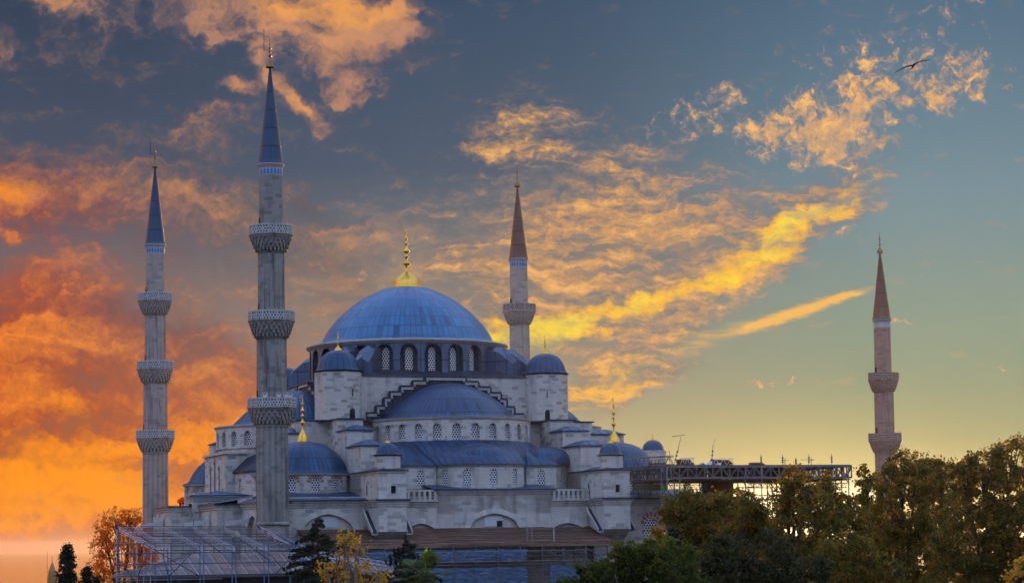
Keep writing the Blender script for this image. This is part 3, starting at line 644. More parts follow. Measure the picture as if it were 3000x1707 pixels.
# low body of the hall under the domes
mb = MB(); mb.box(-14.0, 14.0, -14.0, 14.0, -8, 13.55); mb.build('inner_body', 'stone', mq, ZK)
mb = MB(); mb.box(-15.2, 15.2, -15.2, 15.2, 13.55, 13.66); mb.build('terrace_roof', 'lead_dark', mq, ZK)

# --- stepped buttress piers
def hip(mb, x0, x1, y0, y1, z, h, ov=.18):
    x0 -= ov; x1 += ov; y0 -= ov; y1 += ov; w = min(x1-x0, y1-y0)/2
    mb.prism([(x0, y0), (x1, y0), (x1, y1), (x0, y1)], z, z+.12)
    cx = (x0+x1)/2; a = [(x0, y0, z+.12), (x1, y0, z+.12), (x1, y1, z+.12), (x0, y1, z+.12)]; t0 = (cx, y0+w, z+.12+h); t1 = (cx, y1-w*.2, z+.12+h)
    mb.face([a[0], a[1], t0]); mb.face([a[1], a[2], t1, t0]); mb.face([a[2], a[3], t1]); mb.face([a[3], a[0], t0, t1])
def pier(s, k, full=True, turret=True, low=True, vc=-26.7):
    x0, x1 = sorted((s*10.95, s*13.9)); b = MB(); r = MB(); trm = MB()
    b.box(x0+.05, x1-.05, -17.5, -12, 8, 13.6); r.box(x0-.1, x1+.1, -17.7, -13, 13.57, 13.72)
    b.box(x0, x1, -21.4, -17.45, 5, 12.15); hip(r, x0, x1, -21.4, -17.5, 12.15, .6)
    if vc: b.box(x0-.02, x1+.02, vc, -21.35, 3, 10.25); hip(r, x0, x1, vc, -21.4, 10.25, .65)
    p = b.build('buttress_pier', 'stone', mq, ZK, k); r.build('pier_roof', 'lead', p, ZK, k)
    if full:
        b = MB(); r = MB(); xs0, xs1 = x0-.02, x1+.02
        # block with the square window in its front
        wall_bay(b, (xs0, -33.2), (xs1, -33.2), 4.55, 7.4, ((xs1-xs0)/2+.1, .27, 5.1, 5.88, 5.9, 0), .3, None, k, None)
        b.face([(xs0, -23.6, 4.5), (xs0, -33.2, 4.5), (xs0, -33.2, 7.4), (xs0, -23.6, 7.4)]); b.face([(xs1, -33.2, 4.5), (xs1, -23.6, 4.5), (xs1, -23.6, 7.4), (xs1, -33.2, 7.4)])
        blk = b.build('buttress_block', 'stone', mq, ZK, k)
        w = MB(); cxw = (xs0+xs1)/2+.1; w.box(cxw-.3, cxw+.3, -32.95, -32.9, 5.05, 5.95); w.build('window_grille', 'dark_void', blk, ZK, k)
        fr = MB()
        for a0, a1, c0, c1 in ((-.43, -.28, 4.98, 6.0), (.28, .43, 4.98, 6.0), (-.28, .28, 5.9, 6.0), (-.28, .28, 4.98, 5.09)): fr.box(cxw+a0, cxw+a1, -33.26, -33.1, c0, c1)
        fr.build('window_frame', 'stone_trim', blk, ZK, k)
        sl = MB(); sl.box(xs0-.03, xs0+.1, -29.05, -28.75, 5.0, 6.1); sl.build('slit_window', 'dark_void', blk, ZK, k)
        hip(r, xs0, xs1, -33.2, -23.6, 7.38, .45, .22); r.build('block_roof', 'lead_dark', blk, ZK, k)
        cr = MB(); cr.box(xs0-.12, xs1+.12, -33.32, -23.6, 7.22, 7.37); cr.build('block_cornice', 'stone_trim', blk, ZK, k)
        # turret
        cx, cy = s*12.43, -31.55
        t = MB(); t.lathe(cx, cy, [(1.32, 7.4), (1.32, 9.0)], 8, smooth=False, rot=R(22.5)); tu = t.build('turret', 'stone', mq, ZK, k)
        t = MB(); t.lathe(cx, cy, [(1.3, 8.95), (1.46, 9.02), (1.5, 9.12), (1.3, 9.16)], 8, smooth=False, rot=R(22.5)); t.build('turret_cornice', 'lead_dark', tu, ZK, k)
        t = MB(); t.lathe(cx, cy, [(1.52, 9.1), (1.3, 9.18), (1.2, 9.3), (1.16, 9.5), (1.05, 9.8), (.82, 10.1), (.5, 10.3), (.2, 10.4), (.001, 10.42)], 96, mod=lambda a, q: 1-.03*abs(math.cos(8*a))*(q > .1), useam=16)
        t.build('turret_dome', 'lead', tu, ZK, k); finial(cx, cy, 10.36, 11.35, .3, tu, k=k)
    return p
for s in (-1, 1):
    pier(s, 0)
    pier(s, math.pi/2, full=False, vc=-23.6)
    pier(s, -math.pi/2, full=False, vc=None)

# --- exedra storey on the front (lobed wall with lattice windows) and its lead roof
st = R(33.3); rl_ = 4.9/math.cos(st/2); lob = [(rl_*math.sin(R(a)), -24.2-rl_*math.cos(R(a))) for a in (-83.25, -49.95, -16.65, 16.65, 49.95, 83.25)]
plan = [(-10.95, -22.6), (-8.6, -25.2), (-5.15, -25.2)]+lob[0:1]+lob[1:]+[(5.15, -25.2), (8.6, -25.2), (10.95, -22.6)]
def cleanp(p):
    o = [p[0]]
    for q in p[1:]:
        if math.hypot(q[0]-o[-1][0], q[1]-o[-1][1]) > .05: o.append(q)
    return o
plan = cleanp(plan)
mb = MB(); wl = []
for a, b in zip(plan, plan[1:]):
    L = math.hypot(b[0]-a[0], b[1]-a[1])
    if L > 1.6: wl.append(wall_bay(mb, a, b, 5.6, 8.2, (L/2, .43, 6.1, 7.3, 7.78, .15), .14, None, 0, 'lattice'))
    else: wall_bay(mb, a, b, 5.6, 8.2)
ex = mb.build('exedra_wall', 'stone', mq, ZK)
for w in wl: w.parent = ex
def offs(plan, d):
    out = []
    for i, p in enumerate(plan):
        a = plan[max(0, i-1)]; b = plan[min(len(plan)-1, i+1)]; t = Vector((b[0]-a[0], b[1]-a[1])).normalized(); out.append((p[0]+t.y*d, p[1]-t.x*d))
    return out
def strip(mb, P, Q, z0, z1, smooth=False):
    acc = 0
    for i in range(len(P)-1):
        a, b, c, d = (*P[i], z0), (*P[i+1], z0), (*Q[i+1], z1), (*Q[i], z1); L = math.hypot(P[i+1][0]-P[i][0], P[i+1][1]-P[i][1]); H = math.hypot(Q[i][0]-P[i][0], Q[i][1]-P[i][1])+abs(z1-z0)
        mb.face([a, b, c, d], [(acc, 0), (acc+L, 0), (acc+L, H), (acc, H)], smooth); acc += L
eo = offs(plan, .3)
mb = MB(); strip(mb, offs(plan, .02), offs(plan, .12), 7.98, 8.05); strip(mb, offs(plan, .12), offs(plan, .16), 8.05, 8.16); strip(mb, offs(plan, .16), eo, 8.16, 8.18); mb.build('eaves_cornice', 'stone_trim', ex, ZK)
def arcp(n, cx, cy, r, a0, a1): return [(cx+r*math.cos(a0+(a1-a0)*i/(n-1)), cy+r*math.sin(a0+(a1-a0)*i/(n-1))) for i in range(n)]
def resample(p, n):
    L = [0]
    for a, b in zip(p, p[1:]): L.append(L[-1]+math.hypot(b[0]-a[0], b[1]-a[1]))
    out = []
    for i in range(n):
        s = L[-1]*i/(n-1); j = 0
        while j < len(L)-2 and L[j+1] < s: j += 1
        t = (s-L[j])/(L[j+1]-L[j]); out.append((p[j][0]+(p[j+1][0]-p[j][0])*t, p[j][1]+(p[j+1][1]-p[j][1])*t))
    return out
NR = 61
eo2 = resample(eo, NR); inn = arcp(NR, 0, -14.3, 9.0, -math.pi/2-R(88), -math.pi/2+R(88)); mid1 = [((a[0]*.55+b[0]*.45), (a[1]*.55+b[1]*.45)) for a, b in zip(eo2, inn)]
mb = MB(); strip(mb, eo2, eo2, 8.18, 8.3); strip(mb, eo2, mid1, 8.3, 9.6, True); strip(mb, mid1, inn, 9.6, 11.12, True)
er = mb.build('exedra_roof', 'lead', mq, ZK)
for cx, cy, rr, hh in ((0, -24.2, 3.7, 2.35), (8.6, -20.4, 3.9, 2.2), (-8.6, -20.4, 3.9, 2.2)):
    mb = MB(); mb.lathe(cx, cy, dome_prof(rr, 8.35, hh, .9), 72, useam=44); mb.build('exedra_half_dome', 'lead', mq, ZK)
# --- corner domes
for k in (-math.pi/2, math.pi/2):
    mb = MB(); mb.prism(arcp(25, 0, -14.3, 8.85, -math.pi, 0)+[(8.85, -13), (-8.85, -13)], 3, 11.05); mb.build('apse_body', 'stone', mq, ZK, k)
for cx, cy in ((-18.15, -18.8), (18.15, -18.8), (-18.1, 18.2), (18.1, 18.2)):
    big = 1
    mb = MB(); mb.lathe(cx, cy, [(5.62, 7.5), (5.5, 7.62), (5.0, 7.72), (4.75, 8.1), (4.35, 8.9), (3.7, 9.75), (2.9, 10.4), (2.0, 10.82), (1.0, 11.03), (.001, 11.1)], 96, useam=56)
    cd = mb.build('corner_dome', 'lead', mq, ZK)
    finial(cx, cy, 11.0, 16.1 if cy < 0 else 13, .62, cd)
    d, wi, rv, stp = drum_with_windows(cx, cy, 5.25, 13, 4.6, 7.45, (.45, 5.5, 6.65, 7.05, .1), 'stone', mq, a_off=-math.pi/2, depth=.18, name='corner_drum')
    mb = MB(); mb.lathe(cx, cy, [(5.35, 7.28), (5.55, 7.35), (5.6, 7.48), (5.3, 7.5)], 52, smooth=False); mb.build('eaves_cornice', 'stone_trim', d, ZK)
    for w, a in wi:       # red and white voussoirs over each window
        nx, ny = math.cos(a), math.sin(a); tx, ty = -ny, nx; mb = MB()
        for q in range(-3, 4):
            if q % 1: continue
            an = math.pi/2-q*R(27); w2 = R(8)
            def pt(an, rr): s, z = rr*math.cos(an), 6.55+rr*math.sin(an); return (cx+nx*5.28+tx*s, cy+ny*5.28+ty*s, z)
            mb.face([pt(an-w2, .55), pt(an-w2, .92), pt(an+w2, .92), pt(an+w2, .55)][::-1])
        mb.build('red_voussoirs', 'brick_red', d, ZK)

# --- facade facing the square
VF = -29.0
mb = MB()
def cornice(mb, P, z, h, out=.42, mt=None):
    a = offs(P, .0); b = offs(P, .1); c = offs(P, out*.55); d = offs(P, out)
    strip(mb, a, b, z, z+h*.12); strip(mb, b, b, z+h*.12, z+h*.3); strip(mb, b, c, z+h*.3, z+h*.5); strip(mb, c, c, z+h*.5, z+h*.68); strip(mb, c, d, z+h*.68, z+h*.86); strip(mb, d, d, z+h*.86, z+h); strip(mb, d, a, z+h, z+h+.02)
uL, uR = -22.6, 24.5
ub = [Pv(x, 1500, VF)[0] for x in (1040, 1200, 1300, 1600, 1745)]
def arch_op(pxl, pxr, pya, pys, v=VF):
    (ul, zs), (ur, _), (_, za) = Pv(pxl, pys, v), Pv(pxr, pys, v), Pv((pxl+pxr)/2, pya, v); return ul, ur, zs, za
arches = [arch_op(885, 1037, 1505, 1560), arch_op(1190, 1278, 1533, 1562), arch_op(1378, 1519, 1503, 1545), arch_op(1612, 1712, 1531, 1560), ]
segs = [(uL, -13.92), (-10.93, -6.2), (-6.2, 6.4), (6.4, 10.93), (13.92, uR)]
ops = {0: arches[0], 1: arches[1], 2: arches[2], 3: arches[3]}
fw_ = MB(); extra = []
for i, (a, b) in enumerate(segs):
    top = 3.75 if i != 2 else 4.98
    v = VF if i != 2 else VF-.0
    if i in ops:
        ul, ur, zs, za = ops[i]; ul = max(ul, a+.05); ur = min(ur, b-.05); hw = (ur-ul)/2; sc = (ul+ur)/2-a
        zs = min(zs, za-.6)
        wall_bay(fw_, (a, v), (b, v), -8, top, (sc, hw, -1.0, zs, za, .45), .35, None, 0, None)
        ps = [(ul+hw+x, z) for x, z in arch_pts(hw, zs, za, .45)]
        tym = MB(); band = MB(); extra.append((tym, band)); tym.face([(x, v+.34, z) for x, z in ([(ul, -1.0)]+ps+[(ur, -1.0)])][::-1][::-1])
        # proud voussoir band
        q0 = arch_pts(hw+.02, zs, za+.02, .45, 12); q1 = arch_pts(hw*1.13+.45, zs-.25, za+.62, .45, 12)
        acc = 0
        for (x0, z0), (x1, z1), (X1, Z1), (X0, Z0) in zip(q0, q0[1:], q1[1:], q1):
            L = math.hypot(x1-x0, z1-z0); band.face([(ul+hw+x0, v-.09, z0), (ul+hw+x1, v-.09, z1), (ul+hw+X1, v-.09, Z1), (ul+hw+X0, v-.09, Z0)], [(acc, 0), (acc+L, 0), (acc+L, .7), (acc, .7)])
            band.face([(ul+hw+X0, v-.09, Z0), (ul+hw+X1, v-.09, Z1), (ul+hw+X1, v+.02, Z1), (ul+hw+X0, v+.02, Z0)]); acc += L
    elif i == 4:
        u0, z0 = Pv(1889, 1613, v); u1, _ = Pv(1927, 1613, v); uc = (u0+u1)/2; hw = abs(u1-u0)/2*1.04
        wbig = wall_bay(fw_, (a, v), (b, v), -8, top, (uc-a, hw, z0, Pv(1908, 1535, v)[1], Pv(1908, 1514, v)[1], .2), .25, None, 0, 'big_lattice')
    else: wall_bay(fw_, (a, v), (b, v), -8, top)
fac = fw_.build('front_wall', 'stone', mq, ZK); wbig.parent = fac
for tym, band in extra: tym.build('arch_infill', 'stone_trim', fac, ZK); band.build('arch_band', 'stone_band', fac, ZK)
# grey sheet and small window in the central arch infill
ul, ur, zs, za = arches[2]
mb = MB(); (a0, z0), (a1, z1) = Pv(1419, 1541, VF+.25), Pv(1473, 1511, VF+.25); mb.box(a0, a1, VF+.24, VF+.3, z0, z1); mb.build('dust_sheet', 'sheet_grey' if 'sheet_grey' in MAT else 'lattice_plain', fac, ZK)
mb = MB(); (a0, z0), (a1, z1) = Pv(1456, 1541, VF+.2), Pv(1472, 1524, VF+.2); mb.box(a0, a1, VF+.2, VF+.238, z0, z1); mb.build('small_window', 'dark_void', fac, ZK)
mb = MB(); (a0, z0), (a1, z1) = Pv(937, 1544, VF+.25), Pv(990, 1512, VF+.25); mb.box(a0, a1, VF+.27, VF+.31, z0, z1); mb.build('dust_sheet', 'lattice_plain', fac, ZK)
# red and cream voussoirs over the tall window
mb = MB(); uc, zc2 = Pv(1908, 1535, VF)
for q in range(-3, 4):
    an = math.pi/2-q*R(26); w2 = R(8)
    pt = lambda an, rr: (uc+rr*math.cos(an), VF-.02, zc2+rr*math.sin(an)*1.1)
    mb.face([pt(an-w2, .85), pt(an-w2, 1.25), pt(an+w2, 1.25), pt(an+w2, .85)][::-1])
mb.build('red_voussoirs', 'brick_red', fac, ZK)
# lower buttresses
for s in (-1, 1):
    x0, x1 = sorted((s*10.95, s*13.9)); x0 -= .02; x1 += .02
    b = MB(); b.box(x0, x1, -33.2, -28.9, 1.2, 3.8)
    b.prism([(x0, -30.2), (x1, -30.2), (x1, -28.9), (x0, -28.9)], -.6, 1.22, [(x0, -33.18), (x1, -33.18), (x1, -28.9), (x0, -28.9)])
    b.box(x0, x1, -30.2, -28.9, -8, -.6)
    bt = b.build('lower_buttress', 'stone', mq, ZK)
    # stone rain chute leaning along the left flank
    for fx, sg in ((x0, -1), (x1, 1)):
        c = MB(); p0 = Vector((fx+sg*.35, -29.6, 3.3)); p1 = Vector((fx+sg*.35, -33.0, .9)); d = (p1-p0).normalized(); sd_ = Vector((1, 0, 0)); n_ = sd_.cross(d)
        c.obox((p0+p1)/2, d, sd_, n_, (p1-p0).length/2, .32, .05)
        c.obox((p0+p1)/2+sd_*.28+n_*.0+Vector((0, 0, .17)), d, sd_, n_, (p1-p0).length/2, .045, .18)
        c.obox((p0+p1)/2-sd_*.28+Vector((0, 0, .17)), d, sd_, n_, (p1-p0).length/2, .045, .18)
        ch = c.build('rain_chute', 'stone_trim', mq, ZK)
        c = MB(); c.obox((p0+p1)/2+Vector((0, 0, .1)), d, sd_, n_, (p1-p0).length/2-.02, .23, .03); c.build('chute_channel', 'lead_dark', ch, ZK)
PLs = [[(uL, VF), (-13.92, VF)], [(-13.92, -28.8), (-13.94, -33.22), (-10.9, -33.22), (-10.9, -28.8)], [(-10.9, VF), (-6.2, VF)], [(6.4, VF), (10.9, VF)], [(10.9, -28.8), (10.9, -33.22), (13.94, -33.22), (13.92, -28.8)], [(13.94, VF), (uR, VF)]]
for P in PLs:
    mb = MB(); cornice(mb, P, 3.72, .66); mb.build('cornice', 'stone_trim', mq, ZK)
mb = MB(); cornice(mb, [(-6.3, -27.5), (-6.3, VF-.02), (6.5, VF-.02), (6.5, -27.5)], 4.95, .5); 
mb.build('cornice', 'stone_trim', mq, ZK)
mb = MB(); mb.box(-6.28, 6.48, VF+.0, -24.0, 3.0, 5.45); mb.build('parapet_body', 'stone', mq, ZK)
# lead roofs behind the cornices
mb = MB()
def slope(mb, x0, x1, y0, z0, y1, z1): mb.face([(x0, y0, z0), (x1, y0, z0), (x1, y1, z1), (x0, y1, z1)], [(0, 0), (x1-x0, 0), (x1-x0, 4), (0, 4)]); mb.face([(x0, y0, z0-.12), (x1, y0, z0-.12), (x1, y0, z0), (x0, y0, z0)], [(0, 0), (1, 0), (1, .1), (0, .1)])
slope(mb, -23.4, -13.94, -29.5, 4.55, -23.0, 5.55); slope(mb, 13.94, 25, -29.5, 4.55, -23.0, 5.55); slope(mb, -6.75, 6.95, -29.5, 5.6, -25.0, 6.2)
slope(mb, -10.95, -6.7, -28.9, 4.42, -24, 4.6); slope(mb, 6.9, 10.95, -28.9, 4.42, -24, 4.6); 
slope(mb, -14.3, -10.6, -33.6, 4.5, -32.8, 4.62); slope(mb, 10.6, 14.3, -33.6, 4.5, -32.8, 4.62)
mb.build('gallery_roof', 'lead', mq, ZK)
mb = MB(); mb.box(-22.3, 24.4, -28.0, 28, -8, 4.9); mb.build('hall_body', 'stone', mq, ZK)
# balustrades
for a, b in ((-10.85, -6.35), (6.6, 10.85)):
    rail = MB(); rail.box(a, b, VF-.28, VF-.02, 5.38, 5.56); rail.box(a, b, VF-.3, VF-.0, 4.4, 4.52); n = 8
    br_ = rail.build('balustrade', 'stone_trim', mq, ZK)
    for i in range(n):
        x = a+.2+(b-a-.4)*i/(n-1); p = MB(); p.box(x-.13, x+.13, VF-.27, VF-.05, 4.52, 5.38); p.build('baluster', 'stone_trim', br_, ZK)
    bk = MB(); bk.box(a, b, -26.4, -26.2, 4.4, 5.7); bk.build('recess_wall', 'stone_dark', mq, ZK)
# --- side facing the garden (left): walls with deep buttresses
UL = -25.4
side = [(-22.5, VF), (UL, VF), (UL, -20.9), (-28, -20.9), (-28, -12.8), (-28.8, -12.8), (-28.8, -11.8), (-31.2, -11.8), (-31.2, -4), (UL, -4), (UL, 29), (-20, 29)][::-1]
mb = MB(); 
for i, (a, b) in enumerate(zip(side, side[1:])):
    L = math.hypot(a[0]-b[0], a[1]-b[1])
    if a == (UL, -20.9) and b == (UL, VF):
        wall_bay(mb, a, b, -8, 3.75, (L-3.2, 2.3, -6, 1.2, 3.1, .4), .5, None, 0, None)
    else: wall_bay(mb, a, b, -8, 3.75)
sw = mb.build('side_wall', 'stone_minaret' if 0 else 'stone', mq, ZK)
mb = MB(); mb.box(UL+.45, UL+.5, VF, -20.9, -8, 3.7); mb.build('arch_infill', 'stone_trim', sw, ZK)
for P in ([(-28, -12.8), (-28, -20.9), (UL, -20.9), (UL, VF)], [(-31.2, -4), (-31.2, -11.8), (-28.8, -11.8)]):
    mb = MB(); cornice(mb, P, 3.72, .66); mb.build('cornice', 'stone_trim', mq, ZK)
mb = MB(); mb.box(-28.9, -24, -12.9, -10.4, 3.7, 4.85); mb.build('buttress_pier', 'stone', mq, ZK)
mb = MB(); cornice(mb, [(-28.9, -10.4), (-28.9, -12.9), (-24, -12.9)], 4.8, .6, .35); mb.build('cornice', 'stone_trim', mq, ZK)
mb = MB()
mb.face([(-28.4, -21.3, 4.42), (-22, -21.3, 5.4), (-22, -12.8, 5.6), (-28.4, -12.8, 4.42)]); mb.face([(-25.8, -29.5, 4.42), (-22.4, -29.5, 5.3), (-22.4, -20.6, 5.5), (-25.8, -20.6, 4.42)])
mb.face([(-31.6, -12.2, 4.42), (-24, -12.2, 5.0), (-24, -4, 5.0), (-31.6, -4, 4.42)]); mb.box(-31.62, -25, -12.22, -4, 4.30, 4.38); mb.box(-28.42, -22, -21.32, -12.9, 4.30, 4.38); mb.box(-25.82, -22, -29.5, -21.3, 4.30, 4.38)
hip(mb, -28.9, -23, -12.9, -10.4, 5.4, .5, .35)
mb.build('gallery_roof', 'lead', mq, ZK)
# mihrab block
mb = MB(); mb.box(-23.7, -18, -5.5, 5.5, 3, 10.3); mh = mb.build('mihrab_block', 'stone', mq, ZK)
mb = MB(); mb.box(-23.95, -18, -5.75, 5.75, 10.3, 10.5); mb.build('block_cornice', 'stone_trim', mh, ZK)
for v in (-2.3, 0, 2.3):
    mb = MB(); mb.box(-23.78, -23.7, v-.16, v+.16, 5.2, 8.5 if v else 9.2); mb.lathe(-23.74, v, [(.001, (8.5 if v else 9.2)), (.2, (8.7 if v else 9.4)), (.001, (9.2 if v else 9.9))], 6); mb.build('carved_pinnacle', 'stone_dark' if 0 else 'stone_old', mh, ZK)
sp = [(-22.6, -5.4), (-22.2, -9.2), (-19.6, -13.4)][::1]
mb = MB(); wl = []
for a, b in zip(sp, sp[1:]):
    L = math.hypot(a[0]-b[0], a[1]-b[1]); wl.append(wall_bay(mb, a, b, 4.6, 8.15, (L/2, .5, 5.4, 7.0, 7.5, .15), .16, None, 0, 'lattice'))
ew = mb.build('exedra_wall', 'stone', mq, ZK)
for w in wl: w.parent = ew
mb = MB(); o0 = offs(sp, .3); inn3 = [(-20, -5.4), (-18.5, -8.8), (-16.5, -12)]; strip(mb, o0, o0, 8.15, 8.3); strip(mb, o0, inn3, 8.3, 11.1); mb.build('exedra_roof', 'lead_dark', mq, ZK)
# chutes on the side buttresses
for (u, v, z) in ((-25.8, -24.3, 2.6), (-28.5, -17.5, 2.6), (-31.6, -8.5, 2.6)):
    c = MB(); p0 = Vector((u+.3, v, z)); p1 = Vector((u-2.2, v, z-.35)); d = (p1-p0).normalized(); sd_ = Vector((0, 1, 0)); n_ = d.cross(sd_)
    c.obox((p0+p1)/2, d, sd_, n_, 1.3, .3, .22); c.obox(p0+Vector((.05, 0, .3)), (1, 0, 0), (0, 1, 0), (0, 0, 1), .06, .06, .5); c.build('rain_chute', 'lattice_plain', mq, ZK)
# far courtyard turret seen over the corner dome
pt = at(1913, 1330, 300); lc = pt-Vector((C0.x, C0.y, 0)); cu_, cv_ = lc.dot(U), lc.dot(V)
mb = MB(); mb.lathe(cu_, cv_, [(1.75, 4), (1.75, 11.75), (1.85, 11.8), (1.85, 12.0)], 12, smooth=False); ct = mb.build('courtyard_turret', 'stone', mq, ZK)
mb = MB(); mb.lathe(cu_, cv_, [(1.8, 11.95), (1.6, 12.0), (1.5, 12.15), (1.45, 12.4), (1.28, 12.85), (.9, 13.25), (.45, 13.45), (.001, 13.52)], 96, mod=lambda a, q: 1-.035*abs(math.cos(8*a)), useam=16); mb.build('turret_dome', 'lead', ct, ZK)
finial(cu_, cv_, 13.45, 14.5, .3, ct)

# ================================================================ GROUND, SEA
plain('ground_mat', (.035, .032, .022), .95, 0, .4, .2)
def terrain():
    xs = [-22000, -12000, -3000, -900, -400, -250, -120, 0, 120, 250, 400, 900, 3000, 12000, 22000]
    ys = [-3000, -800, -200, 0, 120, 250, 350, 450, 600, 900, 2000, 8000, 22000]
    hh = lambda x, y: 0 if (y < 460 and x > -260) or x >= 120 else -70
    v = [(x, y, hh(x, y)) for y in ys for x in xs]; n = len(xs)
    f = [(j*n+i, j*n+i+1, (j+1)*n+i+1, (j+1)*n+i) for j in range(len(ys)-1) for i in range(n-1)]
    me = bpy.data.meshes.new('ground'); me.from_pydata(v, [], f); me.materials.append(MAT['ground_mat'])
    o = bpy.data.objects.new('ground', me); col.objects.link(o); o['kind'] = 'structure'
terrain()
m, N, b, o_ = newmat('sea_mat'); p = objn(N)
b.inputs['Base Color'].default_value = (.05, .05, .07, 1); b.inputs['Roughness'].default_value = .1; b.inputs['IOR'].default_value = 1.33
bump(N, b, N.noise(N.mapping(p, sc=(.02, .004, 1)), 1, 5, .6), .05, .5)
me = bpy.data.meshes.new('sea'); me.from_pydata([(-22000, 300, -36), (22000, 300, -36), (22000, 22000, -36), (-22000, 22000, -36)], [], [(0, 1, 2, 3)]); me.materials.append(m)
o = bpy.data.objects.new('sea', me); col.objects.link(o); o['kind'] = 'structure'

# ================================================================ SCAFFOLDS
plain('steel', (.24, .21, .21), .45, .6, .25, 5); plain('steel_mid', (.13, .13, .16), .5, .5, .25, 5); plain('steel_light', (.5, .48, .55), .4, .6, .2, 5); plain('steel_dark', (.10, .09, .11), .5, .5, .3, 5); plain('steel_blue', (.06, .095, .16), .45, .3, .3, 5)
plain('board_brown', (.11, .048, .022), .85, 0, .4, 3); plain('net_green', (.25, .42, .02), .8, 0, .2, 3); plain('net_olive', (.07, .07, .03), .9, 0, .3, 3)
def wood(name, c):
    m, N, b, o = newmat(name); uv = uvn(N)
    br = N.new('ShaderNodeTexBrick'); N.put(br.inputs['Vector'], uv); br.offset = .37
    for k, v in (('Scale', 1), ('Mortar Size', .03), ('Mortar Smooth', .2), ('Brick Width', 3.1), ('Row Height', .27)): br.inputs[k].default_value = v
    br.inputs['Color1'].default_value = (0, 0, 0, 1); br.inputs['Color2'].default_value = (1, 1, 1, 1)
    cc = N.ramp(br.outputs[0], [(0, (c[0]*.4, c[1]*.4, c[2]*.4, 1)), (.5, (*c, 1)), (1, (c[0]*1.7, c[1]*1.6, c[2]*1.6, 1))])
    g = N.noise(N.mapping(uv, sc=(.6, 9, 1)), 1.5, 5, .65); cc = N.mix(N.ss(g, .45, .7, 0, .7), cc, (c[0]*.4, c[1]*.4, c[2]*.4, 1))
    cc = N.mix(N.math('MULTIPLY', br.outputs[1], .8), cc, (.01, .008, .008, 1)); N.put(b.inputs['Base Color'], cc); b.inputs['Roughness'].default_value = .8
    bump(N, b, N.math('MULTIPLY', br.outputs[1], -1), .6, .05)
wood('timber', (.17, .09, .055))
m, N, b, o_ = newmat('tarp'); uv = uvn(N)
wn = N.noise(N.mapping(uv, rot=(0, 0, -.35), sc=(.9, 3.2, 1)), 1.1, 4, .5, 1.2)
cc = N.mix(N.ss(wn, .35, .65), (.04, .095, .19, 1), (.10, .18, .31, 1)); N.put(b.inputs['Base Color'], cc); b.inputs['Roughness'].default_value = .38; bump(N, b, wn, 1.0, .25)
def shifted(mb, du, dv): mb.v = [(x-du, y-dv, z) for x, y, z in mb.v]; return mb
def lattice_beam(mb, p0, p1, h=.45, r=.03, nseg=None, upv=(0, 0, 1)):
    p0, p1 = Vector(p0), Vector(p1); u_ = Vector(upv)*h; L = (p1-p0).length; n = nseg or max(2, int(L/(h*1.3)))
    mb.tube(p0, p1, r, 5); mb.tube(p0+u_, p1+u_, r, 5)
    for i in range(n):
        a = p0.lerp(p1, i/n); c = p0.lerp(p1, (i+.5)/n); e = p0.lerp(p1, (i+1)/n)
        mb.tube(a, c+u_, r*.7, 4); mb.tube(c+u_, e, r*.7, 4)
rnd = random.Random(5)
# --- shelter along the front wall
su, sv = 0, -32.0; base = loc(su, sv)
sh = empty('scaffold_shelter', base, TH, 'long plank covered scaffold shelter with blue sheeting along the foot of the front wall', 'scaffold')
def SB(mb, name, mat, par=None): return shifted(mb, su, sv).build(name, mat, par or sh, ZK)
uTL = -21.5; uTR = Pv(1732, 1545, -29.1)[0]; zT_ = 1.47; zB_ = -.38
mb = MB()
rows = 22
for i in range(rows):
    t0, t1 = i/rows, (i+1)/rows; y0, y1 = -29.05-7*t0, -29.05-7*t1; z0, z1 = zT_+(zB_-zT_)*t0, zT_+(zB_-zT_)*t1
    x = uTL
    while x < uTR:
        L = rnd.uniform(3, 5.5); e = min(uTR+rnd.uniform(-.1, .25), x+L)
        for (ua, ub_) in ((x, e),):
            gaps = []
            if t1 < .63:    # leave room round the two buttresses
                segs_ = []
                cut = [(-13.98, -10.87), (10.87, 13.98)]
                cur = [(ua, ub_)]
                for c0, c1 in cut:
                    nxt = []
                    for a, b in cur:
                        if b <= c0 or a >= c1: nxt.append((a, b))
                        else:
                            if a < c0: nxt.append((a, c0))
                            if b > c1: nxt.append((c1, b))
                    cur = nxt
                segs_ = cur
            else: segs_ = [(ua, ub_)]
            jz = rnd.uniform(-.03, .035)
            for a, b in segs_:
                P = [(a, y0, z0+jz+.05), (b, y0, z0+jz+.05), (b, y1-.05, z1+jz+.09), (a, y1-.05, z1+jz+.09)]; q = rnd.uniform(0, 40)
                mb.face(P[::-1], [(a+q, q), (b+q, q), (b+q, q+.25), (a+q, q+.25)]); mb.face([P[3], P[2], (b, y1-.05, z1+jz+.03), (a, y1-.05, z1+jz+.03)][::-1], [(a, 0), (b, 0), (b, .05), (a, .05)])
        x = e+.03
        if e >= uTR: break
SB(mb, 'plank_roof', 'timber')
mb = MB(); mb.box(uTL, uTR, -36.1, -36.0, zB_-.12, zB_+.06); SB(mb, 'edge_beam', 'timber')
mb = MB(); mb.box(13.98, uTR+.1, -33.4, -33.3, .9, 1.0); SB(mb, 'edge_beam', 'timber')
uR1 = Pv(1543, 1620, -35.6)[0]; uR2 = Pv(1612, 1680, -35.6)[0]; uR3 = Pv(1790, 1680, -35.6)[0]
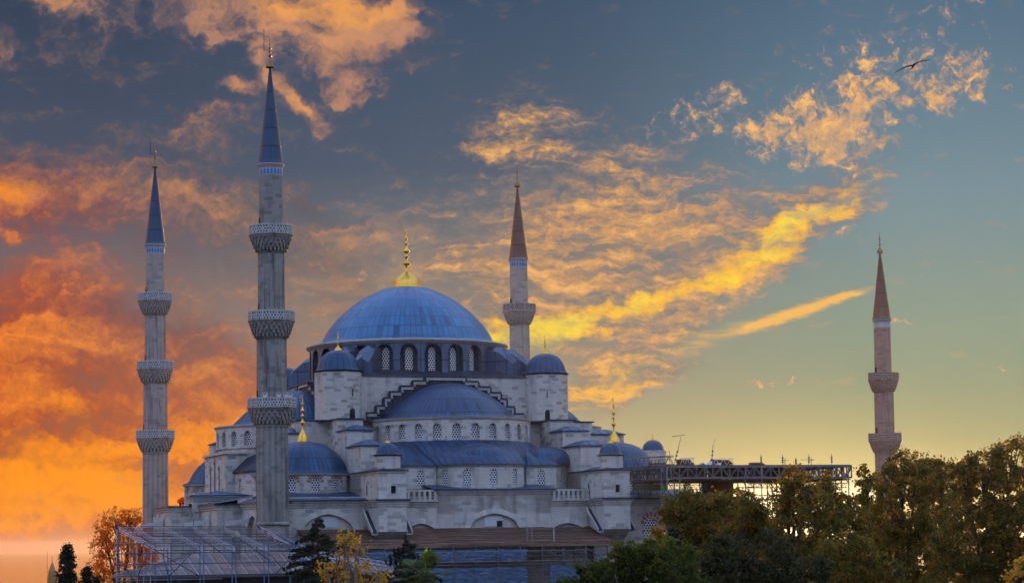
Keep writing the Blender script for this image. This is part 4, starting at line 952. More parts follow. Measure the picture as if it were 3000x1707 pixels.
def tarp(a, b, z0, z1, v=-35.7):
    mb = MB(); nx, nz = max(4, int((b-a)*4)), 6
    g = [[(a+(b-a)*i/nx, v+.09*math.sin(i*1.7+j)+.06*math.sin(i*.63+j*2.1), z1+(z0-z1)*j/nz-(.12*math.sin(math.pi*(i % 10)/10) if j == 0 else 0)) for i in range(nx+1)] for j in range(nz+1)]
    for j in range(nz):
        for i in range(nx): mb.face([g[j+1][i], g[j+1][i+1], g[j][i+1], g[j][i]], [(q[0], q[2]) for q in (g[j+1][i], g[j+1][i+1], g[j][i+1], g[j][i])], True)
    SB(mb, 'tarpaulin', 'tarp')
us = [uTL+i*2.42 for i in range(40)]
x = uTL
while x < uR1-.3:
    e = min(uR1, x+rnd.uniform(4, 6)); tarp(x+.02, e-.02, -1.95, -.55); tarp(x+.02, e-.02, -6.5, -2.5); x = e
tarp(uR2, uR3, -6.5, -2.4)
mb = MB(); mb.box(uTL, uR3, -35.4, -33.6, -2.3, -2.2); SB(mb, 'walkway', 'timber')
poles = [u for u in us if u < uR3+3.2]
for u in poles:
    mb = MB(); mb.tube((u, -36.3, -14), (u, -36.3, -.45 if rnd.random() < .8 else .6), .045); SB(mb, 'scaffold_pole', 'steel_blue' if rnd.random() < .3 else 'steel_dark')
for z in (-.95, -1.5, -2.0, -2.35, -3.0, -3.7, -4.3):
    mb = MB(); mb.tube((uTL, -36.36, z), (uR3+3.4, -36.36, z+rnd.uniform(-.03, .03)), .04); SB(mb, 'scaffold_rail', 'steel_dark' if z < -2 or rnd.random() < .6 else 'steel')
for i in range(0, len(poles)-1, 2):
    for za in (-.7, -2.3):
        mb = MB(); mb.tube((poles[i], -36.42, za), (poles[i]+2.6, -36.42, za-1.75), .035); SB(mb, 'brace', 'steel_dark')
for i in range(8):          # slanting props seen in the open bay
    u = uR1+1.6+i*1.25; mb = MB(); mb.tube((u, -35.2, -.6), (u+.35, -34.6, -2.3), .05); SB(mb, 'roof_prop', 'steel_light' if i % 3 else 'steel_dark')
# small access tower rising through the roof
ua, ub2 = Pv(1545, 1560, -35.4)[0], Pv(1625, 1560, -35.4)[0]
for u in (ua, ua+.55, ub2-.05):
    mb = MB(); mb.tube((u, -35.3, -2.2), (u, -35.3, 1.9 if u != ub2-.05 else 1.45), .035); SB(mb, 'tower_pole', 'steel_light' if u > ua+1 else 'steel')
for z in (1.35, .62, .1, -.5, -1.1):
    mb = MB(); mb.tube((ua-.1, -35.33, z), (ub2+.05, -35.33, z), .028); SB(mb, 'tower_rail', 'steel')
# windows behind the open bay
for px in (1628, 1697):
    u, z = Pv(px, 1612, VF-.02); mb = MB(); mb.face([(u-.62, VF-.012, z-.6), (u+.62, VF-.012, z-.6), (u+.62, VF-.012, z+.75), (u-.62, VF-.012, z+.75)], [(0, 0), (1.2, 0), (1.2, 1.3), (0, 1.3)]); mb.build('window', 'big_lattice', fac, ZK)

# --- kiosk and its tube scaffold, left foreground
kc = at(401, 1687, 185.0); KZ = kc.z
ks = empty('kiosk_building', (kc.x, kc.y, 0), TH, 'low stone kiosk with a wide rusty panelled metal hip roof and a domed vent stack', 'building')
m, N, b, o_ = newmat('rusty_panel'); uv = uvn(N)
br = N.new('ShaderNodeTexBrick'); N.put(br.inputs['Vector'], uv); br.offset = 0
for k, v in (('Scale', 1), ('Mortar Size', .035), ('Mortar Smooth', .3), ('Brick Width', 1.05), ('Row Height', 2.1)): br.inputs[k].default_value = v
br.inputs['Color1'].default_value = (0, 0, 0, 1); br.inputs['Color2'].default_value = (1, 1, 1, 1)
cc = N.ramp(br.outputs[0], [(0, (.06, .06, .085, 1)), (.5, (.12, .075, .075, 1)), (1, (.16, .07, .055, 1))])
cc = N.mix(N.ss(N.noise(uv, .9, 5, .6), .45, .65, 0, .8), cc, (.26, .15, .13, 1)); cc = N.mix(N.math('MULTIPLY', br.outputs[1], .8), cc, (.42, .38, .42, 1))
N.put(b.inputs['Base Color'], cc); b.inputs['Roughness'].default_value = .5; b.inputs['Metallic'].default_value = .3; bump(N, b, br.outputs[1], .8, .08)
W6, LEN, RZ = 6.2, 24.0, KZ+1.78
mb = MB()
def rf(P, along):
    P = [Vector(p) for p in P]; o0 = P[0]; t = along; nn_ = (P[1]-P[0]).cross(P[2]-P[0]).normalized(); w_ = nn_.cross(t)
    mb.face(P, [((p-o0).dot(t), (p-o0).dot(w_)) for p in P])
a0, a1, a2, a3 = (0, 0, KZ), (LEN, 0, KZ), (LEN, 2*W6, KZ), (0, 2*W6, KZ); r0, r1 = (W6, W6, RZ), (LEN-W6, W6, RZ)
rf([a0, a1, r1, r0], Vector((1, 0, 0))); rf([a2, a3, r0, r1], Vector((-1, 0, 0))); rf([a3, a0, r0], Vector((0, 1, 0))); rf([a1, a2, r1], Vector((0, 1, 0)))
mb.build('roof', 'rusty_panel', ks)
mb = MB(); mb.box(-.05, LEN+.05, -.05, 2*W6+.05, KZ-.22, KZ-.02); mb.build('eaves', 'steel_dark', ks)
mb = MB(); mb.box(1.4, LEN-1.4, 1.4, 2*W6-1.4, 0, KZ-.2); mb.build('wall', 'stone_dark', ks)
for i in range(1, 22):       # standing battens on the roof
    x = i*1.05+.3
    if x < LEN-.5:
        h = min(1, x/W6, (LEN-x)/W6); mb = MB(); mb.tube((x, 0, KZ+.03), (x, W6*h, KZ+1.78*h+.03), .035, 4); mb.build('roof_batten', 'steel', ks)
for i in range(1, 11):
    y = i*1.05; h = min(1, y/W6, (2*W6-y)/W6); mb = MB(); mb.tube((0, y, KZ+.03), (W6*h, y, KZ+1.78*h+.03), .035, 4); mb.build('roof_batten', 'steel', ks)
v0 = at(692, 1622, 192.5); dl = v0-Vector((kc.x, kc.y, 0)); vx, vy = dl.dot(U), dl.dot(V)
mb = MB(); mb.lathe(vx, vy, [(.37, KZ+.9), (.37, KZ+3.1), (.42, KZ+3.15), (.36, KZ+3.25), (.30, KZ+3.5), (.16, KZ+3.68), (.001, KZ+3.74)], 20); mb.build('vent_stack', 'stone_old', ks)
scf = empty('tube_scaffold', (kc.x, kc.y, 0), TH, 'open frame of steel tubes and ladder beams standing over the kiosk roof', 'scaffold')
def K(px, py, v, z=None):      # pixel to (u, v, z) of the kiosk frame on plane v
    d = ray(px, py); o = Vector((kc.x, kc.y, 0))+V*v; t = o.dot(V)/d.dot(V); p = d*t; q = p-Vector((kc.x, kc.y, 0)); return (q.dot(U), v, p.z+CAMZ)
vB, vF_ = 15.5, -1.2
raf = [(348, 391), (391, 495), (480, 588), (567, 684), (656, 778), (751, 875)]
ends = []
for i, (xa, xb) in enumerate(raf):
    a = K(xa, 1541+i*.6, vB); b = (a[0]+.15, vF_, K(xb, 1602, vF_)[2]); ends.append((a, b))
    mb = MB(); lattice_beam(mb, (a[0], a[1], a[2]-.38), (b[0], b[1], b[2]-.38), .38, .032); mb.build('ladder_beam', 'steel_light', scf)
n = 15
for i in range(n+1):
    t = i/n; a = Vector(ends[0][0]).lerp(Vector(ends[0][1]), t); b = Vector(ends[-1][0]).lerp(Vector(ends[-1][1]), t)
    mb = MB(); mb.tube((a.x-.3, a.y, a.z+.03), (b.x+rnd.uniform(.2, 2.5), b.y, b.z+.03), .032); mb.build('purlin_tube', ('steel_dark', 'steel_dark', 'steel_blue', 'steel')[(i*7) % 4] , scf)
for i in range(6):
    mb = MB(); t = (i+.5)/6; a = Vector(ends[0][0]).lerp(Vector(ends[0][1]), t); b = Vector(ends[-1][0]).lerp(Vector(ends[-1][1]), t)
    mb.tube((a.x, a.y, a.z-.42), (b.x, b.y, b.z-.42), .038); mb.build('purlin_tube', 'steel_dark', scf)
for i, (a, b) in enumerate(ends):
    for (p, ex, mt) in ((a, .75, 'steel_dark'), (b, .3, 'steel_blue')):
        mb = MB(); mb.tube((p[0], p[1], 0), (p[0], p[1], p[2]+ex), .045); mb.build('standard', mt, scf)
    c = Vector(a).lerp(Vector(b), .5); mb = MB(); mb.tube((c.x, c.y, (RZ if i > 1 else 0)), (c.x, c.y, c.z-.3), .04); mb.build('standard', 'steel', scf)
fx = [K(S, 1690, vF_-.4)[0] for S in (342, 356, 380, 402, 421, 441, 492, 586, 680, 774, 850)]
for i, u in enumerate(fx):
    mb = MB(); top = K(400, 1548 if i < 3 else (1590 if i < 6 else 1600+rnd.uniform(-8, 6)), vF_)[2]; mb.tube((u, vF_-.4, 0), (u, vF_-.4, top), .045); mb.build('standard', 'steel_blue' if i > 5 else 'steel', scf)
for py, xe in ((1591, 480), (1621, 850), (1653, 850), (1671, 470), (1687.5, 850), (1700, 600)):
    a = K(340, py, vF_-.45); b = K(xe, py, vF_-.45); mb = MB(); mb.tube(a, (b[0]+1.5, b[1], a[2]), .042); mb.build('ledger', 'steel' if xe < 800 else 'steel_blue', scf)
for (xa, ya, xb, yb) in ((420, 1590, 586, 1687), (586, 1595, 492, 1690), (440, 1600, 402, 1690), (774, 1610, 860, 1690), (680, 1560, 790, 1640), (470, 1605, 500, 1707), (356, 1640, 392, 1700), (500, 1690, 540, 1707), (570, 1560, 650, 1620), (860, 1620, 800, 1690)):
    mb = MB(); mb.tube(K(xa, ya, vF_-.5), K(xb, yb, vF_-.5), .04); mb.build('brace', 'steel_blue' if xa > 400 else 'steel_dark', scf)
for j in range(7):           # sheaf of ladder beams lying at the right hand end
    a = K(755+j*9, 1548+j*7, 12-j*1.6); b = K(880+j*14, 1604+j*9, -2-j*.4); mb = MB(); lattice_beam(mb, a, b, .36, .035); mb.build('ladder_beam', 'steel_light' if j % 2 else 'steel_blue', scf)
for j in range(3):
    a = K(860, 1618+j*16, -2.0-j); b = K(1190, 1668+j*14, -6-j); mb = MB(); lattice_beam(mb, a, b, .4, .035); mb.build('ladder_beam', 'steel_blue' if j else 'steel_light', scf)

# --- bridge scaffold round the dismantled corner minaret
bu, bv = 16.6, -38.0; bl = loc(bu, bv)
brg = empty('scaffold_platform', (bl[0], bl[1], 0), TH, 'high grey truss platform on lattice legs bridging above the trees right of the mosque', 'scaffold platform')
def BB(mb, name, mat, par=None): return shifted(mb, bu, bv).build(name, mat, par or brg, ZK)
UE = 37.9; ZT, ZBm = 7.62, 6.42
def truss(p0, p1, za, zb, n, r=.07, alt=True):
    mb = MB(); p0, p1 = Vector((*p0, 0)), Vector((*p1, 0))
    d = (p1-p0).normalized(); s = Vector((-d.y, d.x, 0))
    for z, rr in ((za, .11), (zb, .09)): mb.obox((p0+p1)/2+Vector((0, 0, z)), d, s, (0, 0, 1), (p1-p0).length/2, .09, rr)
    for i in range(n+1): q = p0.lerp(p1, i/n); mb.obox(q+Vector((0, 0, (za+zb)/2)), (0, 0, 1), d, s, (za-zb)/2, .05, .06)
    for i in range(n):
        a, b = p0.lerp(p1, i/n), p0.lerp(p1, (i+1)/n)
        if i % 2: a, b = b, a
        a = a+Vector((0, 0, za)); b = b+Vector((0, 0, zb)); dd = (b-a); mb.obox((a+b)/2, dd, s, dd.cross(s), dd.length/2, .05, .045)
    return mb
BB(truss((bu, bv), (UE, bv), ZT, ZBm, 22), 'front_truss', 'steel_mid')
BB(truss((bu, bv), (bu, bv+11), ZT, ZBm, 12), 'side_truss', 'steel_mid')
BB(truss((UE, bv), (UE, bv+11), ZT, ZBm, 10), 'side_truss', 'steel_mid')
BB(truss((bu, bv+11), (UE, bv+11), ZT, ZBm, 20), 'rear_truss', 'steel_dark')
mb = MB(); mb.box(bu-.1, UE, bv+.2, bv+11, ZBm-.28, ZBm-.16); BB(mb, 'deck', 'board_brown')
mb = MB(); x = bu
while x < UE-5.5:
    w_ = rnd.uniform(.5, 1.8); mb.box(x, x+w_, bv+3.3, bv+3.4, ZBm-.1+rnd.uniform(0, .3)*(rnd.random() < .3), ZT-.05-rnd.uniform(0, .2)*(rnd.random() < .3)); x += w_+rnd.choice([0, 0, 0, .05, .15])
BB(mb, 'board_screen', 'board_brown')
mb = MB(); mb.box(bu, UE, bv+.1, bv+10.8, ZT+.1, ZT+.17); BB(mb, 'top_deck', 'board_brown')
def leg(px0, px1, zt, v=bv, mat='steel_mid', dark=False):
    u0, _ = Pv(px0, 1450, v); u1, _ = Pv(px1, 1450, v); mb = MB(); dd = (u1-u0)
    for (a, b) in ((u0, v), (u1, v), (u0, v+dd), (u1, v+dd)): mb.tube((a, b, -14), (a, b, zt), .07, 5)
    z = zt
    while z > -14:
        z2 = z-dd*1.15
        for q in (v, v+dd): mb.tube((u0, q, z), (u1, q, z2), .045, 4); mb.tube((u0, q, z2), (u1, q, z2), .045, 4)
        mb.tube((u0, v, z2), (u0, v+dd, z), .04, 4); z = z2
        if dark: pass
    BB(mb, 'lattice_leg', mat)
leg(1955, 1992, ZT); leg(2449, 2487, ZT); leg(2060, 2080, ZBm, bv+2, 'steel_dark'); leg(2185, 2232, ZT, bv); leg(2262, 2290, ZBm, bv+5, 'steel_dark'); leg(2010, 2022, ZBm, bv+8, 'steel_dark'); leg(1870, 1905, ZBm, bv+9.5, 'steel_dark'); leg(2340, 2352, ZBm, bv+9, 'steel_dark')
mb = MB(); lattice_beam(mb, (bu-2.4, bv+6.5, ZT+.2), (bu+.4, bv+.2, ZT+.25), .9, .05, 6); lattice_beam(mb, (bu-2.4, bv+8, ZT+.2), (bu+3, bv+6, ZT+.25), 1.0, .045, 5); BB(mb, 'guard_frame', 'steel_mid')
for (xa, xb, yv, zz_) in ((bu+.2, UE-.2, bv+1.2, ZBm-.05), (bu+.2, UE-.2, bv+6, ZBm-.1), (bu+.2, UE-.2, bv+9, ZBm-.05)):
    mb = MB(); lattice_beam(mb, (xa, yv, zz_), (xb, yv, zz_), .8, .05, 26); BB(mb, 'cross_beam', 'steel_dark')
for (pa, pb, yy, vv) in ((1960, 2070, 1432, bv+.6), (2190, 2480, 1428, bv+3), (2190, 2480, 1462, bv+3), (1858, 1960, 1418, bv+7), (1858, 1960, 1446, bv+7)):
    mb = MB(); (ua, za), (ub3, zb3) = Pv(pa, yy, vv), Pv(pb, yy, vv); lattice_beam(mb, (ua, vv, za), (ub3, vv, za), .45, .04); BB(mb, 'cross_beam', 'steel_dark')
for px in (1880, 1895, 1912, 1932, 1947):
    u, z = Pv(px, 1350, bv+6); mb = MB(); mb.tube((u, bv+6, ZT-.1), (u, bv+6, ZT+1.05), .04); BB(mb, 'guard_post', 'steel')
for z in (.3, .95):
    mb = MB(); mb.tube((Pv(1875, 1350, bv+6)[0], bv+6, ZT+z), (Pv(1965, 1350, bv+6)[0], bv+6, ZT+z), .035); BB(mb, 'guard_rail', 'steel')
mb = MB(); (ua, za), (ub3, zb3) = Pv(1937, 1440, bv+4), Pv(1957, 1414, bv+4); mb.face([(ua, bv+4, za), (ub3, bv+4, za+.1), (ub3, bv+4, zb3), (ua, bv+4.3, zb3)]); BB(mb, 'safety_net', 'net_green')
mb = MB(); (ua, za), (ub3, zb3) = Pv(1858, 1436, bv+4.4), Pv(1936, 1417, bv+4.4); mb.prism([(ua, bv+4.4), (ub3, bv+4.4), (ub3, bv+4.5), (ua, bv+4.5)], za, zb3); BB(mb, 'dark_net', 'net_olive')
# wrapped stump of the corner minaret
s0 = loc(24.9, -31.6); stp = MB(); stp.lathe(0, 0, [(1.75, 0), (1.75, ZK+6.1)], 8, smooth=False, rot=R(22.5)); so = stp.build('minaret_stump', 'board_brown'); so.location = s0; so.rotation_euler = (0, 0, TH)
tag(so, 'dark wrapped stump of a dismantled minaret under the truss platform', 'minaret stump')
def thing_on_deck(name, px, v, label, cat, group=None):
    u, z = Pv(px, 1360, v); l = loc(u, v); return empty(name, (l[0], l[1], ZK+ZT+.17), TH, label, cat, group)
for px, w_, h_, lab, v in ((2007, 1.7, .85, 'stack of reddish beams on the platform beside the tall antenna', bv+2.5), (2112, 2.6, .8, 'widest stack of beams and trusses, mid platform above the stump', bv+3), (2218, 1.6, .45, 'low pile of bent planks on the platform, right of the beam stacks', bv+3), (1930, 2.4, .6, 'red planks stacked behind the guard frame at the left end of the platform', bv+6.8)):
    t = thing_on_deck('beam_stack', px, v, lab, 'beam stack', 'beams stored on the platform')
    for k_ in range(4):
        mb = MB(); mb.obox((rnd.uniform(-.1, .1), .1*k_, h_*(k_+.5)/4*.8), (1, .02*k_, .02*rnd.uniform(-1, 1)), (0, 1, 0), (0, 0, 1), w_/2*(1-.08*k_), .5, h_*.09); mb.build('beam', 'beam_red' if 'beam_red' in MAT else 'board_brown', t)
    if h_ > .6:
        mb = MB(); lattice_beam(mb, (-w_/2, -.6, .02), (w_/2, -.6, .02), h_*.9, .04, 3); mb.build('truss_frame', 'steel_light', t)
t = thing_on_deck('crumpled_sheet', 2080, bv+1.6, 'pale blue crumpled sheet lying on the platform edge', 'sheet')
mb = MB(); g = [[(-1.2+2.4*i/14, -.4+.8*j/5, max(.01, .28*math.sin(i*1.3+j)*math.sin(i*.5+1)+.18*(1-abs(i-7)/7))) for i in range(15)] for j in range(6)]
for j in range(5):
    for i in range(14): mb.face([g[j][i], g[j][i+1], g[j+1][i+1], g[j+1][i]])
mb.build('sheet', 'lattice_plain', t)
def wob_pole(t, h, lean=0., r=.035, knobs=3):
    mb = MB(); pts = []; nseg = 6
    for i in range(nseg+1): z = h*i/nseg; pts.append((lean*z+rnd.uniform(-.03, .03), rnd.uniform(-.02, .02), z))
    mb.taper(pts, [r]*len(pts), 5); mb.build('pole', 'steel_dark', t)
    for k_ in range(knobs):
        z = h*(.3+.6*k_/max(1, knobs)); mb = MB(); mb.obox((lean*z, 0, z), (1, 0, 0), (0, 1, 0), (0, 0, 1), .08, .06, .09); mb.build('coupler', 'steel_dark', t)
def Hm(py0, py1): return (py1-py0)*.0365
for px, top, lean, lab, v in ((1975, 1305, .28, 'tall leaning mast carrying a crossbar antenna, on the platform', bv+2), (2084, 1302, .12, 'slim mast with a whip tip, beside the widest beam stack', bv+2), (2230, 1330, 0, 'upright tube with a knob, right of the low plank pile', bv+1.5), (2293, 1331, 0, 'tall upright tube with a shorter one beside it, middle right of the platform', bv+1.5), (2332, 1340, 0, 'short upright tube over the tree tops, left of the tube cluster', bv+1.5), (2370, 1330, 0, 'cluster tube with cross arms near the right part of the platform', bv+1.5), (2437, 1329, 0, 'last upright tube at the right end of the platform', bv+1.5)):
    t = thing_on_deck('mast', px, v, lab, 'mast', 'masts and tubes standing on the platform'); h = Hm(top, 1362); wob_pole(t, h, lean)
    if px == 1975:
        mb = MB(); mb.tube((h*lean, 0, h), (h*lean+.3, 0, h+1.05), .025); mb.tube((h*lean-.75, 0, h+1.0), (h*lean+.75, 0, h+1.18), .035); mb.build('crossbar', 'steel_dark', t)
        mb = MB(); mb.tube((-.5, 0, 0), (-.5, 0, 1.6), .03); mb.build('stay', 'steel_dark', t)
    if px in (2293, 2370):
        mb = MB(); mb.tube((.28, 0, 0), (.28, 0, h*.7), .035); mb.tube((-.1, 0, h*.45), (.75, 0, h*.5), .025); mb.build('side_tube', 'steel_dark', t)
    if px == 2370:
        mb = MB(); mb.tube((-1.0, 0, h*.5), (.5, 0, h*.52), .025); mb.build('cross_arm', 'steel_dark', t)
    if px == 2084:
        mb = MB(); mb.tube((h*lean, 0, h), (h*lean+.35, 0, h+.7), .018); mb.build('whip_tip', 'steel_dark', t)

# ================================================================ distant spire and birds
ds_ = at(153, 1707, 420); sp0 = empty('distant_minaret', (ds_.x, 420, 0), 0, 'small distant minaret cone at the bottom left edge beside the cypress', 'minaret')
top = at(153, 1645, 420).z; bot = ds_.z
mb = MB(); mb.lathe(0, 0, [(1.25, bot-1.5), (1.15, bot-.8), (.75, (bot+top)/2+.2), (.06, top)], 16, useam=16, smooth=False); mb.build('cone_roof', 'cone_mauve' if 'cone_mauve' in MAT else 'bronze', sp0)
mb = MB(); mb.lathe(0, 0, [(1.1, 0), (1.1, bot-1.4)], 16, smooth=False); mb.build('shaft', 'stone', sp0)
mb = MB(); mb.lathe(0, 0, [(.06, top-.1), (.05, top+.2), (.13, top+.35), (.05, top+.5), (.1, top+.75), (.04, top+.9), (.03, top+1.2), (.001, top+1.3)], 10); mb.build('finial', 'bronze', sp0)
mb = MB(); mb.tube((-.95, 0, bot), (-.95, 0, top+1.9), .04); mb.build('lightning_rod', 'iron', sp0)
def bird(c, span, tilt, label, mat='bird_dark'):
    mb = MB(); secs = []
    n = 24
    for i in range(n+1):
        t = -1+2*i/n; a = abs(t); x = t*span/2; z = span*(.05*math.sin(min(1, a*1.6)*math.pi/2*1.2)-.045*a*a)
        ch = span*(.065*(1-a**2.5)+.012); th = span*(.014*(1-a)+.008); y = span*.05*a*a
        secs.append([(x, y-ch*.5, z), (x, y-ch*.1, z+th), (x, y+ch*.5, z), (x, y-ch*.1, z-th)])
    for A, B in zip(secs, secs[1:]):
        for i in range(4): mb.face([A[i], B[i], B[(i+1) % 4], A[(i+1) % 4]], None, True)
    mb.taper([(0, -span*.17, -span*.01), (0, -span*.13, 0), (0, -span*.05, -.01), (0, span*.05, -.015), (0, span*.14, 0), (0, span*.2, 0)], [span*.008, span*.020, span*.030, span*.027, span*.012, span*.003], 10)
    mb.face([(-.02*span, span*.14, 0), (.02*span, span*.14, 0), (.055*span, span*.25, 0), (-.055*span, span*.25, 0)])
    o = mb.build('bird', mat); o.location = c; o.rotation_euler = (R(-8), R(-tilt), R(4)); tag(o, label, 'bird'); return o
plain('bird_dark', (.03, .03, .045), .8, 0, .2, 5); 
bird(at(2675, 193, 86), 1.5, 20, 'dark gull gliding with long outstretched wings, high in the upper right sky')
bird(at(193, 1591, 110), .42, -10, 'tiny bird just above the tip of the taller cypress at lower left')

# ================================================================ TREES
def leafmat(name, stops, tr=.55, trc=(5.0, 3.0, .5), sc=1.2):
    m = bpy.data.materials.new(name); m.use_nodes = True; t = m.node_tree; t.nodes.clear(); N = NT(t)
    out = N.new('ShaderNodeOutputMaterial'); p = objn(N)
    n1 = N.noise(p, sc, 3, .6); n2 = N.noise(p, 7, 2, .6); c = N.ramp(N.math('ADD', N.math('MULTIPLY', n1, .5), N.math('MULTIPLY', n2, .5)), stops)
    d = N.new('ShaderNodeBsdfPrincipled'); N.put(d.inputs['Base Color'], c); d.inputs['Roughness'].default_value = .55; d.inputs['Specular IOR Level'].default_value = .25
    tl = N.new('ShaderNodeBsdfTranslucent'); N.put(tl.inputs[0], N.mix(1.0, c, (*trc, 1), 'MULTIPLY'))
    mx = N.new('ShaderNodeMixShader'); mx.inputs[0].default_value = tr; N.put(mx.inputs[1], d.outputs[0]); N.put(mx.inputs[2], tl.outputs[0]); N.put(out.inputs[0], mx.outputs[0])
    MAT[name] = m
leafmat('needle_dark', [(.3, (.006, .011, .006, 1)), (.55, (.014, .022, .010, 1)), (.75, (.03, .036, .014, 1))], .15, (2, 1.8, 1))
leafmat('leaf_olive', [(.34, (.012, .020, .006, 1)), (.46, (.030, .042, .010, 1)), (.54, (.060, .062, .012, 1)), (.60, (.13, .085, .016, 1)), (.68, (.24, .10, .018, 1))])  # orange end of the ramp paints sunlit sparkle on scattered leaves
leafmat('leaf_green', [(.3, (.012, .022, .008, 1)), (.5, (.032, .048, .010, 1)), (.62, (.075, .075, .012, 1)), (.75, (.14, .05, .018, 1))], .5, (2.6, 2.4, .5))
leafmat('leaf_dark', [(.3, (.008, .012, .004, 1)), (.5, (.018, .024, .007, 1)), (.62, (.045, .042, .010, 1)), (.7, (.09, .05, .012, 1))], .35, (2.4, 1.8, .5))
leafmat('leaf_orange', [(.3, (.40, .17, .02, 1)), (.48, (.75, .26, .03, 1)), (.62, (.85, .22, .02, 1)), (.75, (.42, .30, .04, 1))], .75, (1.2, 1.15, 1))  # orange leaves, colour brightened to paint in glow from the sky behind
leafmat('leaf_yellow', [(.34, (.10, .11, .012, 1)), (.46, (.34, .24, .02, 1)), (.54, (.60, .32, .03, 1)), (.64, (.55, .14, .03, 1))], .4, (1.4, 1.2, .8))
leafmat('leaf_palm', [(.3, (.03, .05, .014, 1)), (.55, (.07, .10, .025, 1)), (.75, (.12, .14, .04, 1))], .4, (2, 1.8, .6))
leafmat('leaf_bright', [(.3, (.10, .22, .01, 1)), (.7, (.22, .40, .03, 1))], .5)
plain('bark', (.055, .04, .03), .9, 0, .4, 6); plain('bark_pale', (.18, .13, .11), .9, 0, .3, 6)
def leaves_mesh(name, C, S, ax, mat, parent, seed=0, fold=True):
    """C centres (n,3), S sizes, ax: (n,3) long axis or None"""
    rg = np.random.default_rng(seed); n = len(C)
    d = rg.normal(size=(n, 3)) if ax is None else ax+rg.normal(size=(n, 3))*.35
    d /= np.linalg.norm(d, axis=1)[:, None]; q = rg.normal(size=(n, 3)); b = np.cross(d, q); b /= np.linalg.norm(b, axis=1)[:, None]+1e-9
    w = rg.uniform(.34, .55, n)[:, None] if ax is None else .16
    S = S[:, None]
    v = np.stack([C-d*S*.5, C+b*S*w, C+d*S*.5, C-b*S*w], axis=1).reshape(-1, 3)
    me = bpy.data.meshes.new(name); me.vertices.add(4*n); me.vertices.foreach_set('co', v.astype(np.float32).ravel())
    me.loops.add(4*n); me.loops.foreach_set('vertex_index', np.arange(4*n, dtype=np.int32)); me.polygons.add(n); me.polygons.foreach_set('loop_start', np.arange(0, 4*n, 4, dtype=np.int32)); me.polygons.foreach_set('loop_total', np.full(n, 4, dtype=np.int32))
    me.update(); me.validate(); me.materials.append(MAT[mat]); o = bpy.data.objects.new(name, me); col.objects.link(o); o.parent = parent; return o
def tree(label, lobes, D, mat, leaf=.22, dens=1.0, cat='tree', name='leafy_tree', group=None, seed=1, depth=.8, bark='bark', clump=.29, kf=1.3, base_x=None, shell=.55, bare=0):
    rg = np.random.default_rng(seed); cx = base_x if base_x is not None else sum(l[0] for l in lobes)/len(lobes)
    b = at(cx, 1600, D); root = empty(name, (b.x, D, 0), 0, label, cat, group)
    o = np.array([b.x, D, 0]); Cs, Ss = [], []; px = D/FPX; tips = []
    for (lx, ly, rx, ry) in lobes:
        yy = D+rg.uniform(-.5, .5)*depth*rx*px; c = np.array(at(lx, ly, yy))-o; rad = np.array([rx*px, rx*px*depth, ry*px]); tips.append((c, rad))
        area = rad[0]*rad[2]; nc = max(8, int(area/(clump**2)*1.9*dens)); 
        u = rg.normal(size=(nc, 3)); u /= np.linalg.norm(u, axis=1)[:, None]; rr = rg.uniform(shell, 1, nc)**.6; cc = c+u*rad*rr[:, None]*(1+.12*np.sin(u[:, :1]*5+u[:, 2:]*7))
        cr = rg.uniform(.5, 1.6, nc)*clump*1.15
        k = max(4, int(26*(clump/leaf)**2*.8*kf)); 
        pts = np.repeat(cc, k, axis=0)+rg.normal(size=(nc*k, 3))*np.repeat(cr, k)[:, None]*np.array([.6, .6, .45])
        Cs.append(pts); Ss.append(rg.uniform(.55, 1.25, len(pts))*leaf)
        for _ in range(bare): pass
    C = np.concatenate(Cs); S = np.concatenate(Ss); keep = C[:, 2] > .3; C, S = C[keep], S[keep]
    leaves_mesh('crown', C, S, None, mat, root, seed)
    mb = MB(); hgt = min(t[0][2]-t[1][2]*.3 for t in tips); hgt = max(2.0, hgt*.6); r0 = .12+.03*max(t[0][2] for t in tips)*.6
    mb.taper([(0, 0, 0), (.1, 0, hgt*.5), (0, .1, hgt)], [r0*1.3, r0, r0*.8], 9)
    for c, rad in tips:
        m_ = Vector((c[0]*.45, c[1]*.5, hgt+(c[2]-hgt)*.55)); mb.taper([(0, .05, hgt*.9), tuple(m_), tuple(c)], [r0*.6, r0*.35, .05], 6)
        for _ in range(5):
            q = Vector(c)+Vector((rg.uniform(-1, 1)*rad[0]*.8, rg.uniform(-1, 1)*rad[1]*.7, rg.uniform(-.4, .95)*rad[2])); mb.taper([tuple(m_.lerp(Vector(c), .6)), tuple(Vector(c).lerp(q, .5)+Vector((0, 0, .05))), tuple(q)], [.06, .035, .012], 4)
    mb.build('trunk', bark, root); return root
G = 'big trees on the right'
tree('broad brownish crown hiding the foot of the platform, left end of the right tree row', [(2010, 1560, 90, 110), (2110, 1540, 100, 100), (2060, 1660, 150, 110), (1985, 1490, 50, 45), (2070, 1475, 60, 40), (2150, 1480, 50, 45)], 168, 'leaf_olive', group=G, seed=1)
tree('narrow pointed tree left of the gap with the low sun', [(2200, 1475, 42, 50), (2190, 1540, 65, 70), (2215, 1640, 100, 120), (2245, 1570, 40, 60)], 160, 'leaf_olive', group=G, seed=2)
tree('tallest dark tree of the row in front of the platform right half', [(2318, 1405, 34, 40), (2345, 1450, 52, 60), (2305, 1500, 40, 60), (2370, 1560, 110, 120), (2330, 1680, 150, 100)], 155, 'leaf_olive', group=G, seed=3)
tree('dark tree with a blunt top below the right end of the platform', [(2418, 1420, 32, 34), (2400, 1480, 55, 60), (2455, 1500, 45, 55), (2450, 1600, 110, 120), (2500, 1690, 100, 80)], 158, 'leaf_olive', group=G, seed=4)
